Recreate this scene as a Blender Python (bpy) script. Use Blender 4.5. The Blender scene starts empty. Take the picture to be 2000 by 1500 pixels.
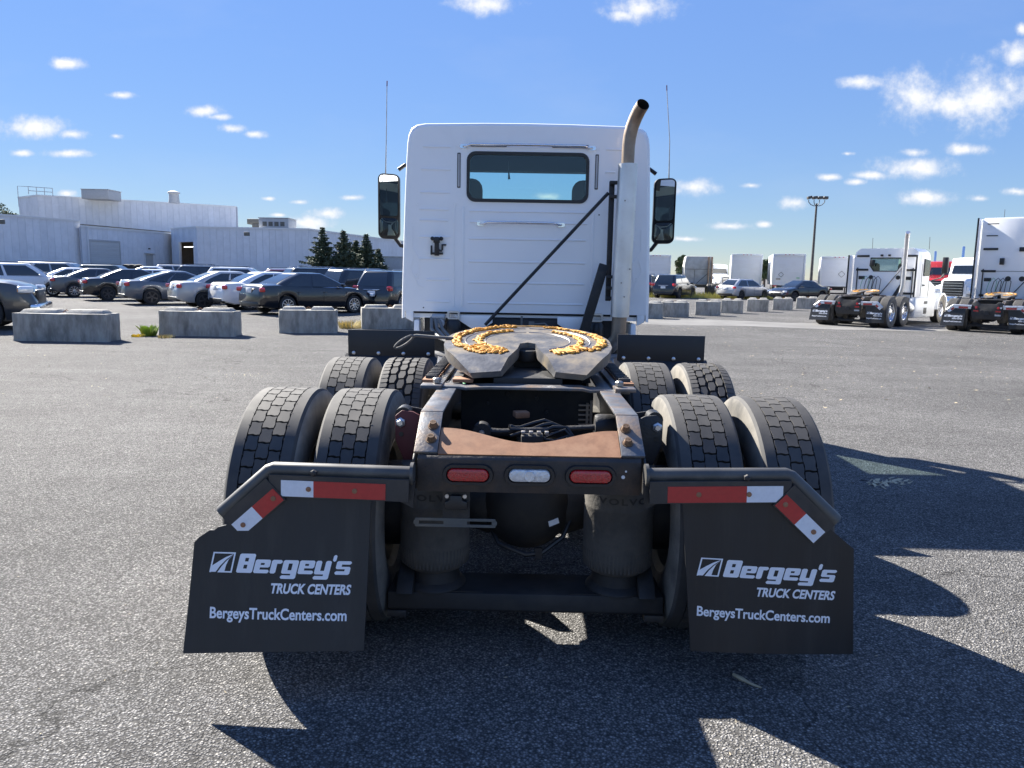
import bpy, bmesh, math, random
from mathutils import Vector, Matrix, noise
from math import sin, cos, pi, radians, sqrt, atan2
random.seed(7)
scene = bpy.context.scene
col = scene.collection
R = radians

# ------------------------------------------------------------------ camera
FPX = 1480.0                       # focal length in pixels of the 2000 px wide photograph
CAM = Vector((-.044, 0, 1.56))
PITCH, YAW, ROLL = R(8.26), R(.53), .018
CROT = Matrix.Rotation(YAW, 3, 'Z') @ Matrix.Rotation(pi/2-PITCH, 3, 'X') @ Matrix.Rotation(ROLL, 3, 'Z')
cam_d = bpy.data.cameras.new('camera')
cam_d.sensor_width = 36
cam_d.lens = FPX/2000*36
cam_d.clip_start = .05
cam_d.clip_end = 5000
cam_o = bpy.data.objects.new('camera', cam_d)
cam_o.matrix_world = Matrix.Translation(CAM) @ CROT.to_4x4()
col.objects.link(cam_o)
scene.camera = cam_o

def ray(u, v): return CROT @ Vector(((u-1000)/FPX, -(v-750)/FPX, -1))
def gnd(u, v, z=0):                # the point of the plane at height z that the photograph shows at a pixel
    d = ray(u, v); return CAM + d*((z-CAM.z)/d.z)
def far(u, y, z=0):                # a point y metres away in the photograph's column u
    v = 535+.018*(u-1000)
    d = ray(u, v); p = CAM+d*(y/d.y); p.z = z; return p
def atd(u, v, y):                  # the point y metres ahead at a pixel
    d = ray(u, v); return CAM+d*(y/d.y)

# ------------------------------------------------------------------ sky, sun, exposure
SUN = Vector((-.96, .97, 1)).normalized()
SUN_EL = math.asin(SUN.z)
SUN_AZ = atan2(SUN.x, SUN.y)
scene.view_settings.view_transform = 'Standard'
scene.view_settings.look = 'None'
scene.view_settings.gamma = 1
scene.view_settings.exposure = 1.92
scene.view_settings.use_curve_mapping = False

sun_d = bpy.data.lights.new('sun', 'SUN')
sun_d.energy = 4.8
sun_d.angle = R(.53)
sun_d.color = (1, .95, .86)
sun_o = bpy.data.objects.new('sun', sun_d)
sun_o.rotation_euler = (-SUN).to_track_quat('-Z', 'Y').to_euler()
sun_o.location = SUN*60
col.objects.link(sun_o)

world = bpy.data.worlds.new('World')
scene.world = world
world.use_nodes = True
NT = world.node_tree
NT.nodes.clear()
def wn(t, **k):
    n = NT.nodes.new(t)
    for a, b in k.items(): setattr(n, a, b)
    return n
def wl(a, b): NT.links.new(a, b)
def vm(op, a, b=None, c=None):
    n = wn('ShaderNodeVectorMath', operation=op)
    for i, q in enumerate((a, b, c)):
        if q is None: continue
        if hasattr(q, 'is_linked') or hasattr(q, 'links'): wl(q, n.inputs[i])
        else: n.inputs[i].default_value = q
    return n.outputs['Value'] if op in ('LENGTH', 'DOT_PRODUCT') else n.outputs['Vector']
def mm(op, a, b=None, c=None, clamp=False):
    n = wn('ShaderNodeMath', operation=op, use_clamp=clamp)
    for i, q in enumerate((a, b, c)):
        if q is None: continue
        if hasattr(q, 'links'): wl(q, n.inputs[i])
        else: n.inputs[i].default_value = q
    return n.outputs[0]
sky = wn('ShaderNodeTexSky', sky_type='NISHITA', sun_disc=False)
sky.sun_elevation = SUN_EL
sky.sun_rotation = SUN_AZ
sky.altitude = 100
sky.air_density = 1.0
sky.dust_density = .0
sky.ozone_density = 3.0
hsv = wn('ShaderNodeMixRGB', blend_type='MULTIPLY')
hsv.inputs[0].default_value = 1
hsv.inputs[2].default_value = (.74,.82,1.03,1)
wt = wn('ShaderNodeTexCoord'); wz = wn('ShaderNodeSeparateXYZ'); wl(wt.outputs['Generated'], wz.inputs[0])
bw = wn('ShaderNodeRGBToBW'); wl(sky.outputs[0], bw.inputs[0])
skt = vm('SCALE', sky.outputs[0])
hz_ = mm('MULTIPLY_ADD', mm('EXPONENT', mm('MULTIPLY', mm('MAXIMUM', wz.outputs[2], 0), -11)), .36, .76)
wl(mm('MULTIPLY', mm('MULTIPLY', mm('POWER', mm('MAXIMUM', bw.outputs[0], .05), -.70), 2.35), hz_), skt.node.inputs['Scale'])
wl(skt, hsv.inputs[1])
geo = wn('ShaderNodeNewGeometry')
tc = wn('ShaderNodeTexCoord')
sep = wn('ShaderNodeSeparateXYZ'); wl(tc.outputs['Generated'], sep.inputs[0])
ay = mm('MAXIMUM', mm('ABSOLUTE', sep.outputs[1]), .02)
cmb = wn('ShaderNodeCombineXYZ')
wl(mm('DIVIDE', sep.outputs[0], ay), cmb.inputs[0])
wl(mm('DIVIDE', sep.outputs[2], ay), cmb.inputs[1])
UV = cmb.outputs[0]
# cumulus: centre and half size in pixels of the photograph
CL = [(948,8,78,22),(1250,16,80,28),(1215,30,40,16),(1785,190,66,56),(1925,188,100,66),(1860,205,60,34),(1985,105,45,28),(1995,55,16,16),(1680,160,46,14),
      (1790,328,95,24),(1700,342,40,10),(1885,292,46,12),(1785,298,34,10),(1803,386,62,18),(1355,366,56,20),(1552,397,38,16),(1466,362,24,7),(1620,346,30,8),
      (1985,374,36,9),(1915,388,26,8),(1672,355,26,8),(1425,442,52,10),(1340,467,40,6),(1655,300,16,5),
      (125,124,44,13),(60,250,88,24),(140,262,40,12),(45,299,28,8),(130,300,56,10),(227,266,16,7),(400,217,42,14),(428,228,30,8),(455,252,34,11),(495,262,26,8),
      (128,378,30,10),(236,186,36,8),(640,416,42,14),(690,386,30,7),(585,395,22,6),(600,436,60,18),(1070,384,30,9),(525,388,16,5),(690,470,30,7),(545,420,20,5),(1492,438,20,8)]
nz0 = wn('ShaderNodeTexNoise'); nz0.inputs['Scale'].default_value = 26; nz0.inputs['Detail'].default_value = 7; nz0.inputs['Roughness'].default_value = .62
wl(UV, nz0.inputs['Vector'])
fld = None
for (cu, cv, cw, ch) in CL:
    d = ray(cu, cv)
    c = (d.x/d.y, d.z/d.y)
    rx, ry = 1.22*cw/FPX, 1.28*ch/FPX
    q = vm('MULTIPLY_ADD', UV, (1/rx, 1/ry, 0), (-c[0]/rx, -c[1]/ry, 0))
    L_ = vm('LENGTH', q)
    fld = L_ if fld is None else mm('MINIMUM', fld, L_)
base = mm('SUBTRACT', 1.0, fld)
nsum = mm('MULTIPLY_ADD', mm('SUBTRACT', nz0.outputs[0], .5), 1.3, base)
nz2 = wn('ShaderNodeTexNoise'); nz2.inputs['Scale'].default_value = 85; nz2.inputs['Detail'].default_value = 5; nz2.inputs['Roughness'].default_value = .6
wl(UV, nz2.inputs['Vector'])
nsum = mm('MULTIPLY_ADD', mm('SUBTRACT', nz2.outputs[0], .5), .6, nsum)
mask = wn('ShaderNodeMapRange', interpolation_type='SMOOTHSTEP')
mask.inputs['From Min'].default_value = .10; mask.inputs['From Max'].default_value = .95
wl(nsum, mask.inputs['Value'])
# thin high veil
nz1 = wn('ShaderNodeTexNoise'); nz1.inputs['Scale'].default_value = 2.6; nz1.inputs['Detail'].default_value = 6; nz1.inputs['Roughness'].default_value = .55
wl(vm('MULTIPLY', UV, (1, 2.6, 1)), nz1.inputs['Vector'])
veil = wn('ShaderNodeMapRange'); veil.inputs['From Min'].default_value = .5; veil.inputs['From Max'].default_value = .95; veil.inputs['To Max'].default_value = .22
wl(nz1.outputs[0], veil.inputs['Value'])
up = mm('GREATER_THAN', sep.outputs[2], .0)
mk = mm('MULTIPLY', mm('MAXIMUM', mm('MULTIPLY', mask.outputs[0], .93), veil.outputs[0]), up)
cc = wn('ShaderNodeMixRGB'); cc.inputs[1].default_value = (3.7, 4.1, 4.9, 1); cc.inputs[2].default_value = (5.7, 5.7, 5.75, 1)
shd = wn('ShaderNodeMapRange'); shd.inputs['From Min'].default_value = .25; shd.inputs['From Max'].default_value = .95
wl(nsum, shd.inputs['Value']); wl(shd.outputs[0], cc.inputs[0])
mixs = wn('ShaderNodeMixRGB')
wl(mk, mixs.inputs[0]); wl(hsv.outputs[0], mixs.inputs[1]); wl(cc.outputs[0], mixs.inputs[2])
bg = wn('ShaderNodeBackground'); bg.inputs['Strength'].default_value = .0505
wl(mixs.outputs[0], bg.inputs['Color'])
wo = wn('ShaderNodeOutputWorld'); wl(bg.outputs[0], wo.inputs['Surface'])

# ------------------------------------------------------------------ mesh helpers
OFF = Vector((0, 0, 0))
class MB:
    def __init__(s): s.v = []; s.f = []
    def add(s, vs, fs):
        o = len(s.v); s.v += [tuple(v) for v in vs]; s.f += [[i+o for i in f] for f in fs]; return s
    def box(s, c, d, rz=0, M=None, tx=1, ty=1):
        x, y, z = d[0]/2, d[1]/2, d[2]/2
        vs = [Vector((a*x*(tx if e > 0 else 1), b*y*(ty if e > 0 else 1), e*z)) for e in (-1, 1) for (a, b) in ((-1,-1),(1,-1),(1,1),(-1,1))]
        Rm = M if M is not None else Matrix.Rotation(rz, 3, 'Z')
        vs = [Rm@v+Vector(c) for v in vs]
        return s.add(vs, [[3,2,1,0],[4,5,6,7],[0,1,5,4],[1,2,6,5],[2,3,7,6],[3,0,4,7]])
    def bar(s, p0, p1, w, h, upv=(0,0,1)):
        p0, p1 = Vector(p0), Vector(p1); d = p1-p0; L = d.length; d.normalize()
        u = Vector(upv); x = d.cross(u)
        if x.length < 1e-4: x = d.cross(Vector((1,0,0)))
        x.normalize(); z = x.cross(d)
        M = Matrix((x, d, z)).transposed()
        return s.box((p0+p1)/2, (w, L, h), M=M)
    def cyl(s, p0, p1, r0, r1=None, n=14, caps=True):
        return s.tube([p0, p1], [r0, r0 if r1 is None else r1], n, caps)
    def tube(s, pts, r, n=8, caps=True):
        pts = [Vector(p) for p in pts]; m = len(pts)
        if not hasattr(r, '__len__'): r = [r]*m
        vs = []; fs = []
        t0 = (pts[1]-pts[0]).normalized()
        a = t0.cross(Vector((0,0,1)))
        if a.length < .05: a = t0.cross(Vector((0,1,0)))
        a.normalize()
        for i in range(m):
            t = (pts[min(i+1, m-1)]-pts[max(i-1, 0)])
            t = t.normalized() if t.length > 1e-9 else t0
            a = (a-t*a.dot(t)).normalized(); b = t.cross(a)
            for k in range(n):
                th = 2*pi*k/n
                vs.append(pts[i]+(a*cos(th)+b*sin(th))*r[i])
        for i in range(m-1):
            for k in range(n):
                fs.append([i*n+k, i*n+(k+1)%n, (i+1)*n+(k+1)%n, (i+1)*n+k])
        if caps: fs += [list(range(n))[::-1], [(m-1)*n+k for k in range(n)]]
        return s.add(vs, fs)
    def lathe(s, prof, c, ax='z', n=24, closed=False):
        c = Vector(c); vs = []; fs = []; m = len(prof)
        for (a, r) in prof:
            for k in range(n):
                th = 2*pi*k/n
                q = {'z': (r*cos(th), r*sin(th), a), 'x': (a, r*cos(th), r*sin(th)), 'y': (r*sin(th), a, r*cos(th))}[ax]
                vs.append(c+Vector(q))
        for i in range(m-1+(1 if closed else 0)):
            j = (i+1) % m
            for k in range(n): fs.append([i*n+k, i*n+(k+1)%n, j*n+(k+1)%n, j*n+k])
        if not closed:
            if prof[0][1] > 1e-5: fs.append(list(range(n))[::-1])
            if prof[-1][1] > 1e-5: fs.append([(m-1)*n+k for k in range(n)])
        return s.add(vs, fs)
    def prism(s, poly, M, h):                  # 2D outline in M's xy plane, extruded by h along M's z
        n = len(poly)
        vs = [M@Vector((p[0], p[1], 0)) for p in poly]+[M@Vector((p[0], p[1], h)) for p in poly]
        fs = [list(range(n))[::-1], [n+i for i in range(n)]]+[[i, (i+1)%n, n+(i+1)%n, n+i] for i in range(n)]
        return s.add(vs, fs)
    def loft(s, rings, cap=True, closed=True):
        n = len(rings[0]); vs = [v for r in rings for v in r]; fs = []
        for i in range(len(rings)-1):
            for k in range(n if closed else n-1):
                fs.append([i*n+k, i*n+(k+1)%n, (i+1)*n+(k+1)%n, (i+1)*n+k])
        if cap: fs += [list(range(n))[::-1], [(len(rings)-1)*n+k for k in range(n)]]
        return s.add(vs, fs)
    def mesh(s, name, mat, off=None, bevel=0, smooth=35, segs=2, doubles=0):
        o = OFF if off is None else Vector(off)
        me = bpy.data.meshes.new(name)
        bm = bmesh.new()
        bv = [bm.verts.new(Vector(v)-o) for v in s.v]
        for f in s.f:
            try: bm.faces.new([bv[i] for i in f])
            except ValueError: pass
        if doubles: bmesh.ops.remove_doubles(bm, verts=bm.verts, dist=doubles)
        bmesh.ops.recalc_face_normals(bm, faces=bm.faces)
        if bevel:
            bm.normal_update()
            ed = [e for e in bm.edges if len(e.link_faces) == 2 and e.calc_face_angle(0) > R(25)]
            bmesh.ops.bevel(bm, geom=ed, offset=bevel, segments=segs, affect='EDGES', profile=.5, clamp_overlap=True)
        for f in bm.faces: f.smooth = True
        bm.to_mesh(me); bm.free()
        me.set_sharp_from_angle(angle=R(smooth))
        if mat is not None: me.materials.append(mat)
        return me
    def build(s, name, mat, parent=None, **k):
        return link(name, s.mesh(name, mat, **k), parent)
def link(name, me, parent=None, loc=None, rz=0):
    o = bpy.data.objects.new(name, me); col.objects.link(o)
    if parent is not None: o.parent = parent
    if loc is not None: o.location = loc
    if rz: o.rotation_euler = (0, 0, rz)
    return o
def empty(name, loc, rz=0, parent=None):
    o = bpy.data.objects.new(name, None); o.empty_display_size = .2; col.objects.link(o)
    o.location = loc; o.rotation_euler = (0, 0, rz)
    if parent is not None: o.parent = parent
    return o
def tag(o, label, cat=None, group=None, kind=None):
    if label: o['label'] = label
    if cat: o['category'] = cat
    if group: o['group'] = group
    if kind: o['kind'] = kind
    return o
def copy_tree(o, parent=None):
    c = o.copy(); col.objects.link(c); c.parent = parent
    for ch in list(o.children): copy_tree(ch, c)
    return c
def rrect(w, h, r, n=4, cx=0, cy=0):
    out = []
    for (sx, sy, a0) in ((1,1,0),(-1,1,90),(-1,-1,180),(1,-1,270)):
        for k in range(n+1):
            a = R(a0+90*k/n)
            out.append((cx+sx*(w/2-r)+r*cos(a), cy+sy*(h/2-r)+r*sin(a)))
    return out
XZ = lambda y: Matrix(((1,0,0,0),(0,0,1,y),(0,1,0,0),(0,0,0,1)))      # outline (x,z), extruded along +y from y
YZ = lambda x: Matrix(((0,0,1,x),(1,0,0,0),(0,1,0,0),(0,0,0,1)))      # outline (y,z), extruded along +x from x

# ------------------------------------------------------------------ materials
def mat(name, c, rough=.5, metal=0, var=.15, vs=6, bump=0, bs=80, coat=0, spec=.5, tint=None, tamt=.5, ts=4, tlo=.45, thi=.65, rnd=0, stretch=None):
    m = bpy.data.materials.new(name); m.use_nodes = True
    nt = m.node_tree; N = nt.nodes; b = N['Principled BSDF']
    def nn(t, **k):
        n = N.new(t)
        for a, q in k.items(): setattr(n, a, q)
        return n
    b.inputs['Roughness'].default_value = rough; b.inputs['Metallic'].default_value = metal
    b.inputs['Coat Weight'].default_value = coat; b.inputs['Coat Roughness'].default_value = .06
    b.inputs['Specular IOR Level'].default_value = spec
    t = nn('ShaderNodeTexCoord'); vec = t.outputs['Object']
    oi = nn('ShaderNodeObjectInfo')
    if stretch:
        mp = nn('ShaderNodeMapping'); mp.inputs['Scale'].default_value = stretch; nt.links.new(vec, mp.inputs['Vector']); vec = mp.outputs[0]
    off = nn('ShaderNodeVectorMath', operation='ADD')
    sc = nn('ShaderNodeVectorMath', operation='SCALE'); sc.inputs[0].default_value = (37, 19, 53)
    nt.links.new(oi.outputs['Random'], sc.inputs['Scale']); nt.links.new(vec, off.inputs[0]); nt.links.new(sc.outputs[0], off.inputs[1])
    vec = off.outputs[0]
    n1 = nn('ShaderNodeTexNoise'); n1.inputs['Scale'].default_value = vs; n1.inputs['Detail'].default_value = 6; n1.inputs['Roughness'].default_value = .6
    nt.links.new(vec, n1.inputs['Vector'])
    rp = nn('ShaderNodeMapRange'); rp.inputs['From Min'].default_value = .25; rp.inputs['From Max'].default_value = .75
    rp.inputs['To Min'].default_value = 1-var; rp.inputs['To Max'].default_value = 1+var
    nt.links.new(n1.outputs[0], rp.inputs['Value'])
    fac = rp.outputs[0]
    if rnd:
        r2 = nn('ShaderNodeMapRange'); r2.inputs['To Min'].default_value = 1-rnd; r2.inputs['To Max'].default_value = 1+rnd
        nt.links.new(oi.outputs['Random'], r2.inputs['Value'])
        ml = nn('ShaderNodeMath', operation='MULTIPLY'); nt.links.new(fac, ml.inputs[0]); nt.links.new(r2.outputs[0], ml.inputs[1]); fac = ml.outputs[0]
    cv = nn('ShaderNodeVectorMath', operation='SCALE'); cv.inputs[0].default_value = c[:3]
    nt.links.new(fac, cv.inputs['Scale'])
    out = cv.outputs[0]
    if tint:
        n2 = nn('ShaderNodeTexNoise'); n2.inputs['Scale'].default_value = ts; n2.inputs['Detail'].default_value = 8; n2.inputs['Roughness'].default_value = .65
        nt.links.new(vec, n2.inputs['Vector'])
        r3 = nn('ShaderNodeMapRange'); r3.inputs['From Min'].default_value = tlo; r3.inputs['From Max'].default_value = thi; r3.inputs['To Max'].default_value = tamt
        nt.links.new(n2.outputs[0], r3.inputs['Value'])
        mx = nn('ShaderNodeMixRGB'); mx.inputs[2].default_value = (*tint, 1)
        nt.links.new(r3.outputs[0], mx.inputs[0]); nt.links.new(out, mx.inputs[1]); out = mx.outputs[0]
    nt.links.new(out, b.inputs['Base Color'])
    rr = nn('ShaderNodeMapRange'); rr.inputs['To Min'].default_value = max(.02, rough-.12*rough); rr.inputs['To Max'].default_value = min(1, rough+.25*rough)
    nt.links.new(n1.outputs[0], rr.inputs['Value']); nt.links.new(rr.outputs[0], b.inputs['Roughness'])
    if bump:
        n3 = nn('ShaderNodeTexNoise'); n3.inputs['Scale'].default_value = bs; n3.inputs['Detail'].default_value = 5
        nt.links.new(vec, n3.inputs['Vector'])
        bp = nn('ShaderNodeBump'); bp.inputs['Strength'].default_value = bump; bp.inputs['Distance'].default_value = .02
        nt.links.new(n3.outputs[0], bp.inputs['Height']); nt.links.new(bp.outputs[0], b.inputs['Normal'])
    return m
def glass(name, tintc, refl=.08):
    m = bpy.data.materials.new(name); m.use_nodes = True; nt = m.node_tree; N = nt.nodes; N.clear()
    tr = N.new('ShaderNodeBsdfTransparent'); tr.inputs[0].default_value = (*tintc, 1)
    gl = N.new('ShaderNodeBsdfGlossy'); gl.inputs['Roughness'].default_value = .02
    lw = N.new('ShaderNodeFresnel'); lw.inputs['IOR'].default_value = 1.5
    ns = N.new('ShaderNodeTexNoise'); ns.inputs['Scale'].default_value = 3
    ad = N.new('ShaderNodeMath'); ad.operation = 'MULTIPLY_ADD'; ad.inputs[1].default_value = .02
    nt.links.new(ns.outputs[0], ad.inputs[0]); nt.links.new(lw.outputs[0], ad.inputs[2])
    mx = N.new('ShaderNodeMixShader'); nt.links.new(ad.outputs[0], mx.inputs[0]); nt.links.new(tr.outputs[0], mx.inputs[1]); nt.links.new(gl.outputs[0], mx.inputs[2])
    o = N.new('ShaderNodeOutputMaterial'); nt.links.new(mx.outputs[0], o.inputs[0])
    return m
def emis(name, c, s):
    m = bpy.data.materials.new(name); m.use_nodes = True; b = m.node_tree.nodes['Principled BSDF']
    b.inputs['Emission Color'].default_value = (*c, 1); b.inputs['Emission Strength'].default_value = s; return m

MT = dict(
    white=mat('white_paint', (.90,.90,.90), .32, var=.02, vs=2, coat=.4, tint=(.66,.65,.63), tamt=.2, ts=1.6, tlo=.5, thi=.8),
    chassis=mat('black_chassis_paint', (.018,.018,.020), .5, var=.4, vs=9, bump=.15, tint=(.075,.06,.045), tamt=.6, ts=7, tlo=.48, thi=.72),
    chassis2=mat('black_underbody', (.012,.012,.013), .6, var=.4, vs=9, tint=(.05,.042,.034), tamt=.5, ts=5),
    beam=mat('dusty_tail_beam_paint', (.030,.027,.026), .55, var=.35, vs=12, bump=.12, tint=(.10,.062,.04), tamt=.6, ts=9, tlo=.45, thi=.7),
    rust=mat('rusted_steel', (.27,.13,.068), .75, var=.25, vs=22, bump=.06, bs=220, tint=(.33,.19,.11), tamt=.6, ts=11),
    railtop=mat('worn_rail_steel', (.13,.135,.145), .42, metal=.35, var=.4, vs=9, bump=.1, tint=(.27,.17,.09), tamt=.75, ts=7, tlo=.47, thi=.68),
    steel=mat('bare_steel', (.34,.33,.32), .4, metal=.8, var=.25, vs=14, tint=(.2,.14,.1), tamt=.35, ts=12),
    plate=mat('greasy_cast_plate', (.13,.13,.135), .42, metal=.35, var=.4, vs=9, bump=.12, bs=40, tint=(.33,.26,.16), tamt=.75, ts=4.5, tlo=.45, thi=.66),
    grease=mat('amber_grease', (.60,.30,.055), .6, var=.3, vs=30, bump=.2, bs=120, spec=.25, tint=(.30,.13,.03), tamt=.8, ts=22, tlo=.48, thi=.7),
    rubber=mat('tread_rubber', (.042,.041,.041), .72, var=.3, vs=9, bump=.035, bs=260, tint=(.085,.078,.070), tamt=.75, ts=5, tlo=.38, thi=.68),
    side=mat('dusty_sidewall_rubber', (.060,.058,.055), .85, var=.3, vs=10, tint=(.29,.265,.225), tamt=.8, ts=4, tlo=.32, thi=.7),
    groove=mat('groove_rubber', (.012,.012,.013), .85, var=.3),
    rim=mat('dusty_wheel_steel', (.30,.27,.22), .55, metal=.2, var=.3, vs=9, tint=(.20,.14,.08), tamt=.6, ts=6),
    chrome=mat('polished_aluminium', (.78,.78,.80), .12, metal=1, var=.06, vs=8),
    satin=mat('satin_aluminium', (.62,.62,.63), .34, metal=.85, var=.1, vs=6),
    galv=mat('galvanised_heat_shield', (.70,.70,.70), .36, metal=.8, var=.14, vs=10, bump=.04, tint=(.45,.43,.40), tamt=.5, ts=5),
    stack=mat('heat_stained_pipe', (.30,.235,.18), .42, metal=.7, var=.25, vs=7, tint=(.20,.12,.075), tamt=.7, ts=4),
    flap=mat('black_flap_rubber', (.015,.016,.018), .42, var=.22, vs=3, bump=.05, bs=30, tint=(.07,.066,.06), tamt=.4, ts=2.4, tlo=.5, thi=.85, stretch=(4,3,.5)),
    pipe=mat('hanger_pipe_paint', (.075,.072,.066), .40, var=.3, vs=8, tint=(.30,.26,.20), tamt=.5, ts=7, tlo=.5, thi=.8),
    print_=mat('white_print', (.78,.80,.84), .5, var=.06, vs=30),
    tape_w=mat('white_reflective_tape', (.70,.74,.80), .3, var=.06, vs=60, coat=.3),
    tape_r=mat('red_reflective_tape', (.42,.018,.022), .28, var=.1, vs=60, coat=.4),
    lens_r=mat('red_lamp_lens', (.42,.008,.012), .12, var=.35, vs=120, coat=1, bump=.3, bs=160),
    lens_c=mat('clear_lamp_lens', (.62,.64,.66), .1, metal=.35, var=.25, vs=50, coat=1, bump=.3, bs=120),
    black=mat('black_plastic', (.016,.016,.018), .38, var=.25, vs=10),
    blacksat=mat('black_sheet_plastic', (.014,.015,.018), .45, var=.2, vs=4, tint=(.04,.04,.04), tamt=.3, ts=3),
    mirror=mat('mirror_glass', (.82,.85,.86), .015, metal=1, var=.01),
    airbag=mat('dusty_air_spring_rubber', (.060,.056,.050), .8, var=.25, vs=12, bump=.2, bs=50, tint=(.13,.115,.095), tamt=.7, ts=5, tlo=.4, thi=.7),
    interior=mat('dark_cab_trim', (.02,.021,.024), .8, var=.2),
    seat=mat('dark_seat_fabric', (.015,.017,.022), .9, var=.2, bump=.1),
    hose=mat('grey_air_hose', (.16,.16,.155), .5, var=.2),
    concrete=mat('weathered_concrete', (.36,.345,.31), .9, var=.25, vs=7, bump=.55, bs=110, tint=(.12,.113,.10), tamt=.75, ts=3.0, tlo=.45, thi=.68, stretch=(1.6,1.6,.55)),
    conc_new=mat('pale_concrete', (.135,.132,.127), .9, var=.3, vs=.9, bump=.3, bs=60),
    siding=mat('blue_white_siding', (.70,.72,.76), .5, var=.05, vs=1.5, rnd=.05, tint=(.48,.50,.54), tamt=.3, ts=.8),
    siding_in=mat('siding_seam', (.48,.50,.55), .6, var=.05),
    roofw=mat('roof_membrane', (.55,.55,.54), .8, var=.1),
    trim=mat('white_trim', (.70,.71,.72), .5, var=.05),
    doorgrey=mat('grey_door_paint', (.50,.52,.53), .5, var=.06, rnd=.03),
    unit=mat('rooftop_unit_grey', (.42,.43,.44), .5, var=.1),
    unitdark=mat('rooftop_unit_dark', (.10,.105,.10), .6, var=.3, tint=(.18,.15,.11), tamt=.5),
    carglass=mat('dark_car_glass', (.010,.013,.016), .04, var=.1, coat=.6, spec=.8),
    cartyre=mat('car_tyre', (.022,.022,.023), .8, var=.25),
    alloy=mat('alloy_rim', (.50,.51,.53), .25, metal=.8, var=.08),
    darkrim=mat('dark_alloy_rim', (.06,.06,.065), .3, metal=.6, var=.1),
    tail=mat('tail_light_red', (.50,.012,.016), .12, var=.2, vs=40, coat=1),
    headl=mat('headlight_lens', (.75,.78,.82), .06, metal=.3, var=.15, vs=25, coat=1),
    amber=mat('amber_lens', (.85,.28,.02), .15, var=.1, coat=1),
    plate_w=mat('licence_plate', (.72,.74,.76), .4, var=.08),
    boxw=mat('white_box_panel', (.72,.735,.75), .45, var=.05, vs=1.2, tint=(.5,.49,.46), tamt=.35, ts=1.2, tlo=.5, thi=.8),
    boxdoor=mat('grey_white_roll_door', (.70,.715,.74), .5, var=.04, vs=1.5, tint=(.55,.55,.54), tamt=.35, ts=1.5, rnd=.03),
    oldgrey=mat('chalky_grey_paint', (.46,.46,.44), .7, var=.12, vs=3, tint=(.26,.25,.22), tamt=.5, ts=2),
    redp=mat('red_truck_paint', (.38,.02,.02), .25, var=.08, coat=.8),
    bark=mat('bark', (.10,.075,.055), .9, var=.3, vs=12, bump=.4),
    needles=mat('spruce_needles', (.085,.115,.07), .7, var=.45, vs=3),
    leaves=mat('tree_leaves', (.075,.10,.035), .6, var=.45, vs=2),
    drygrass=mat('dry_straw_grass', (.44,.36,.15), .8, var=.3, vs=8),
    verge=mat('yellow_green_verge', (.36,.33,.09), .8, var=.4, vs=.6),
    weed=mat('green_weed_leaves', (.22,.31,.04), .55, var=.35, vs=6),
    yellow=mat('yellow_weed_leaves', (.62,.46,.03), .55, var=.2, vs=6),
    chip=mat('pale_leaf_litter', (.50,.42,.28), .85, var=.3, vs=20, rnd=.3),
    hplate=mat('dark_hanger_plate', (.028,.028,.030), .45, var=.3, vs=8, tint=(.09,.08,.065), tamt=.4, ts=6),
    bulb=mat('lamp_fixture_bronze', (.07,.065,.06), .5, var=.2),
    boltb=mat('brown_bolt', (.16,.10,.06), .5, metal=.4, var=.3, vs=40),
    redplate=mat('dark_red_primer', (.11,.022,.022), .6, var=.25, vs=8),
    hosegreen=mat('green_air_line', (.10,.42,.20), .4, var=.1),
    red=mat('red_air_line', (.42,.03,.03), .4, var=.1),
    lit=emis('lit_tube_lamp', (1,.97,.88), 1.2),
)
for _n, _c, _r in (('black',(.008,.009,.012),.22),('charcoal',(.045,.047,.052),.28),('grey',(.085,.09,.10),.3),('silver',(.42,.43,.44),.3),('whitecar',(.74,.75,.77),.28),('navy',(.012,.018,.04),.22),('bluegrey',(.10,.115,.14),.28),('green',(.035,.05,.045),.3),('maroon',(.12,.012,.018),.25),('darksilver',(.22,.23,.245),.3)):
    MT['p_'+_n] = mat('car_paint_'+_n, _c, _r, metal=.25 if _n in ('grey','silver','charcoal','bluegrey','darksilver') else 0, var=.04, vs=2, coat=1)
MT['cabglass'] = glass('green_tinted_cab_glass', (.80,.93,.94))
MT['lightglass'] = glass('clear_cab_glass', (.75,.86,.84))

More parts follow.
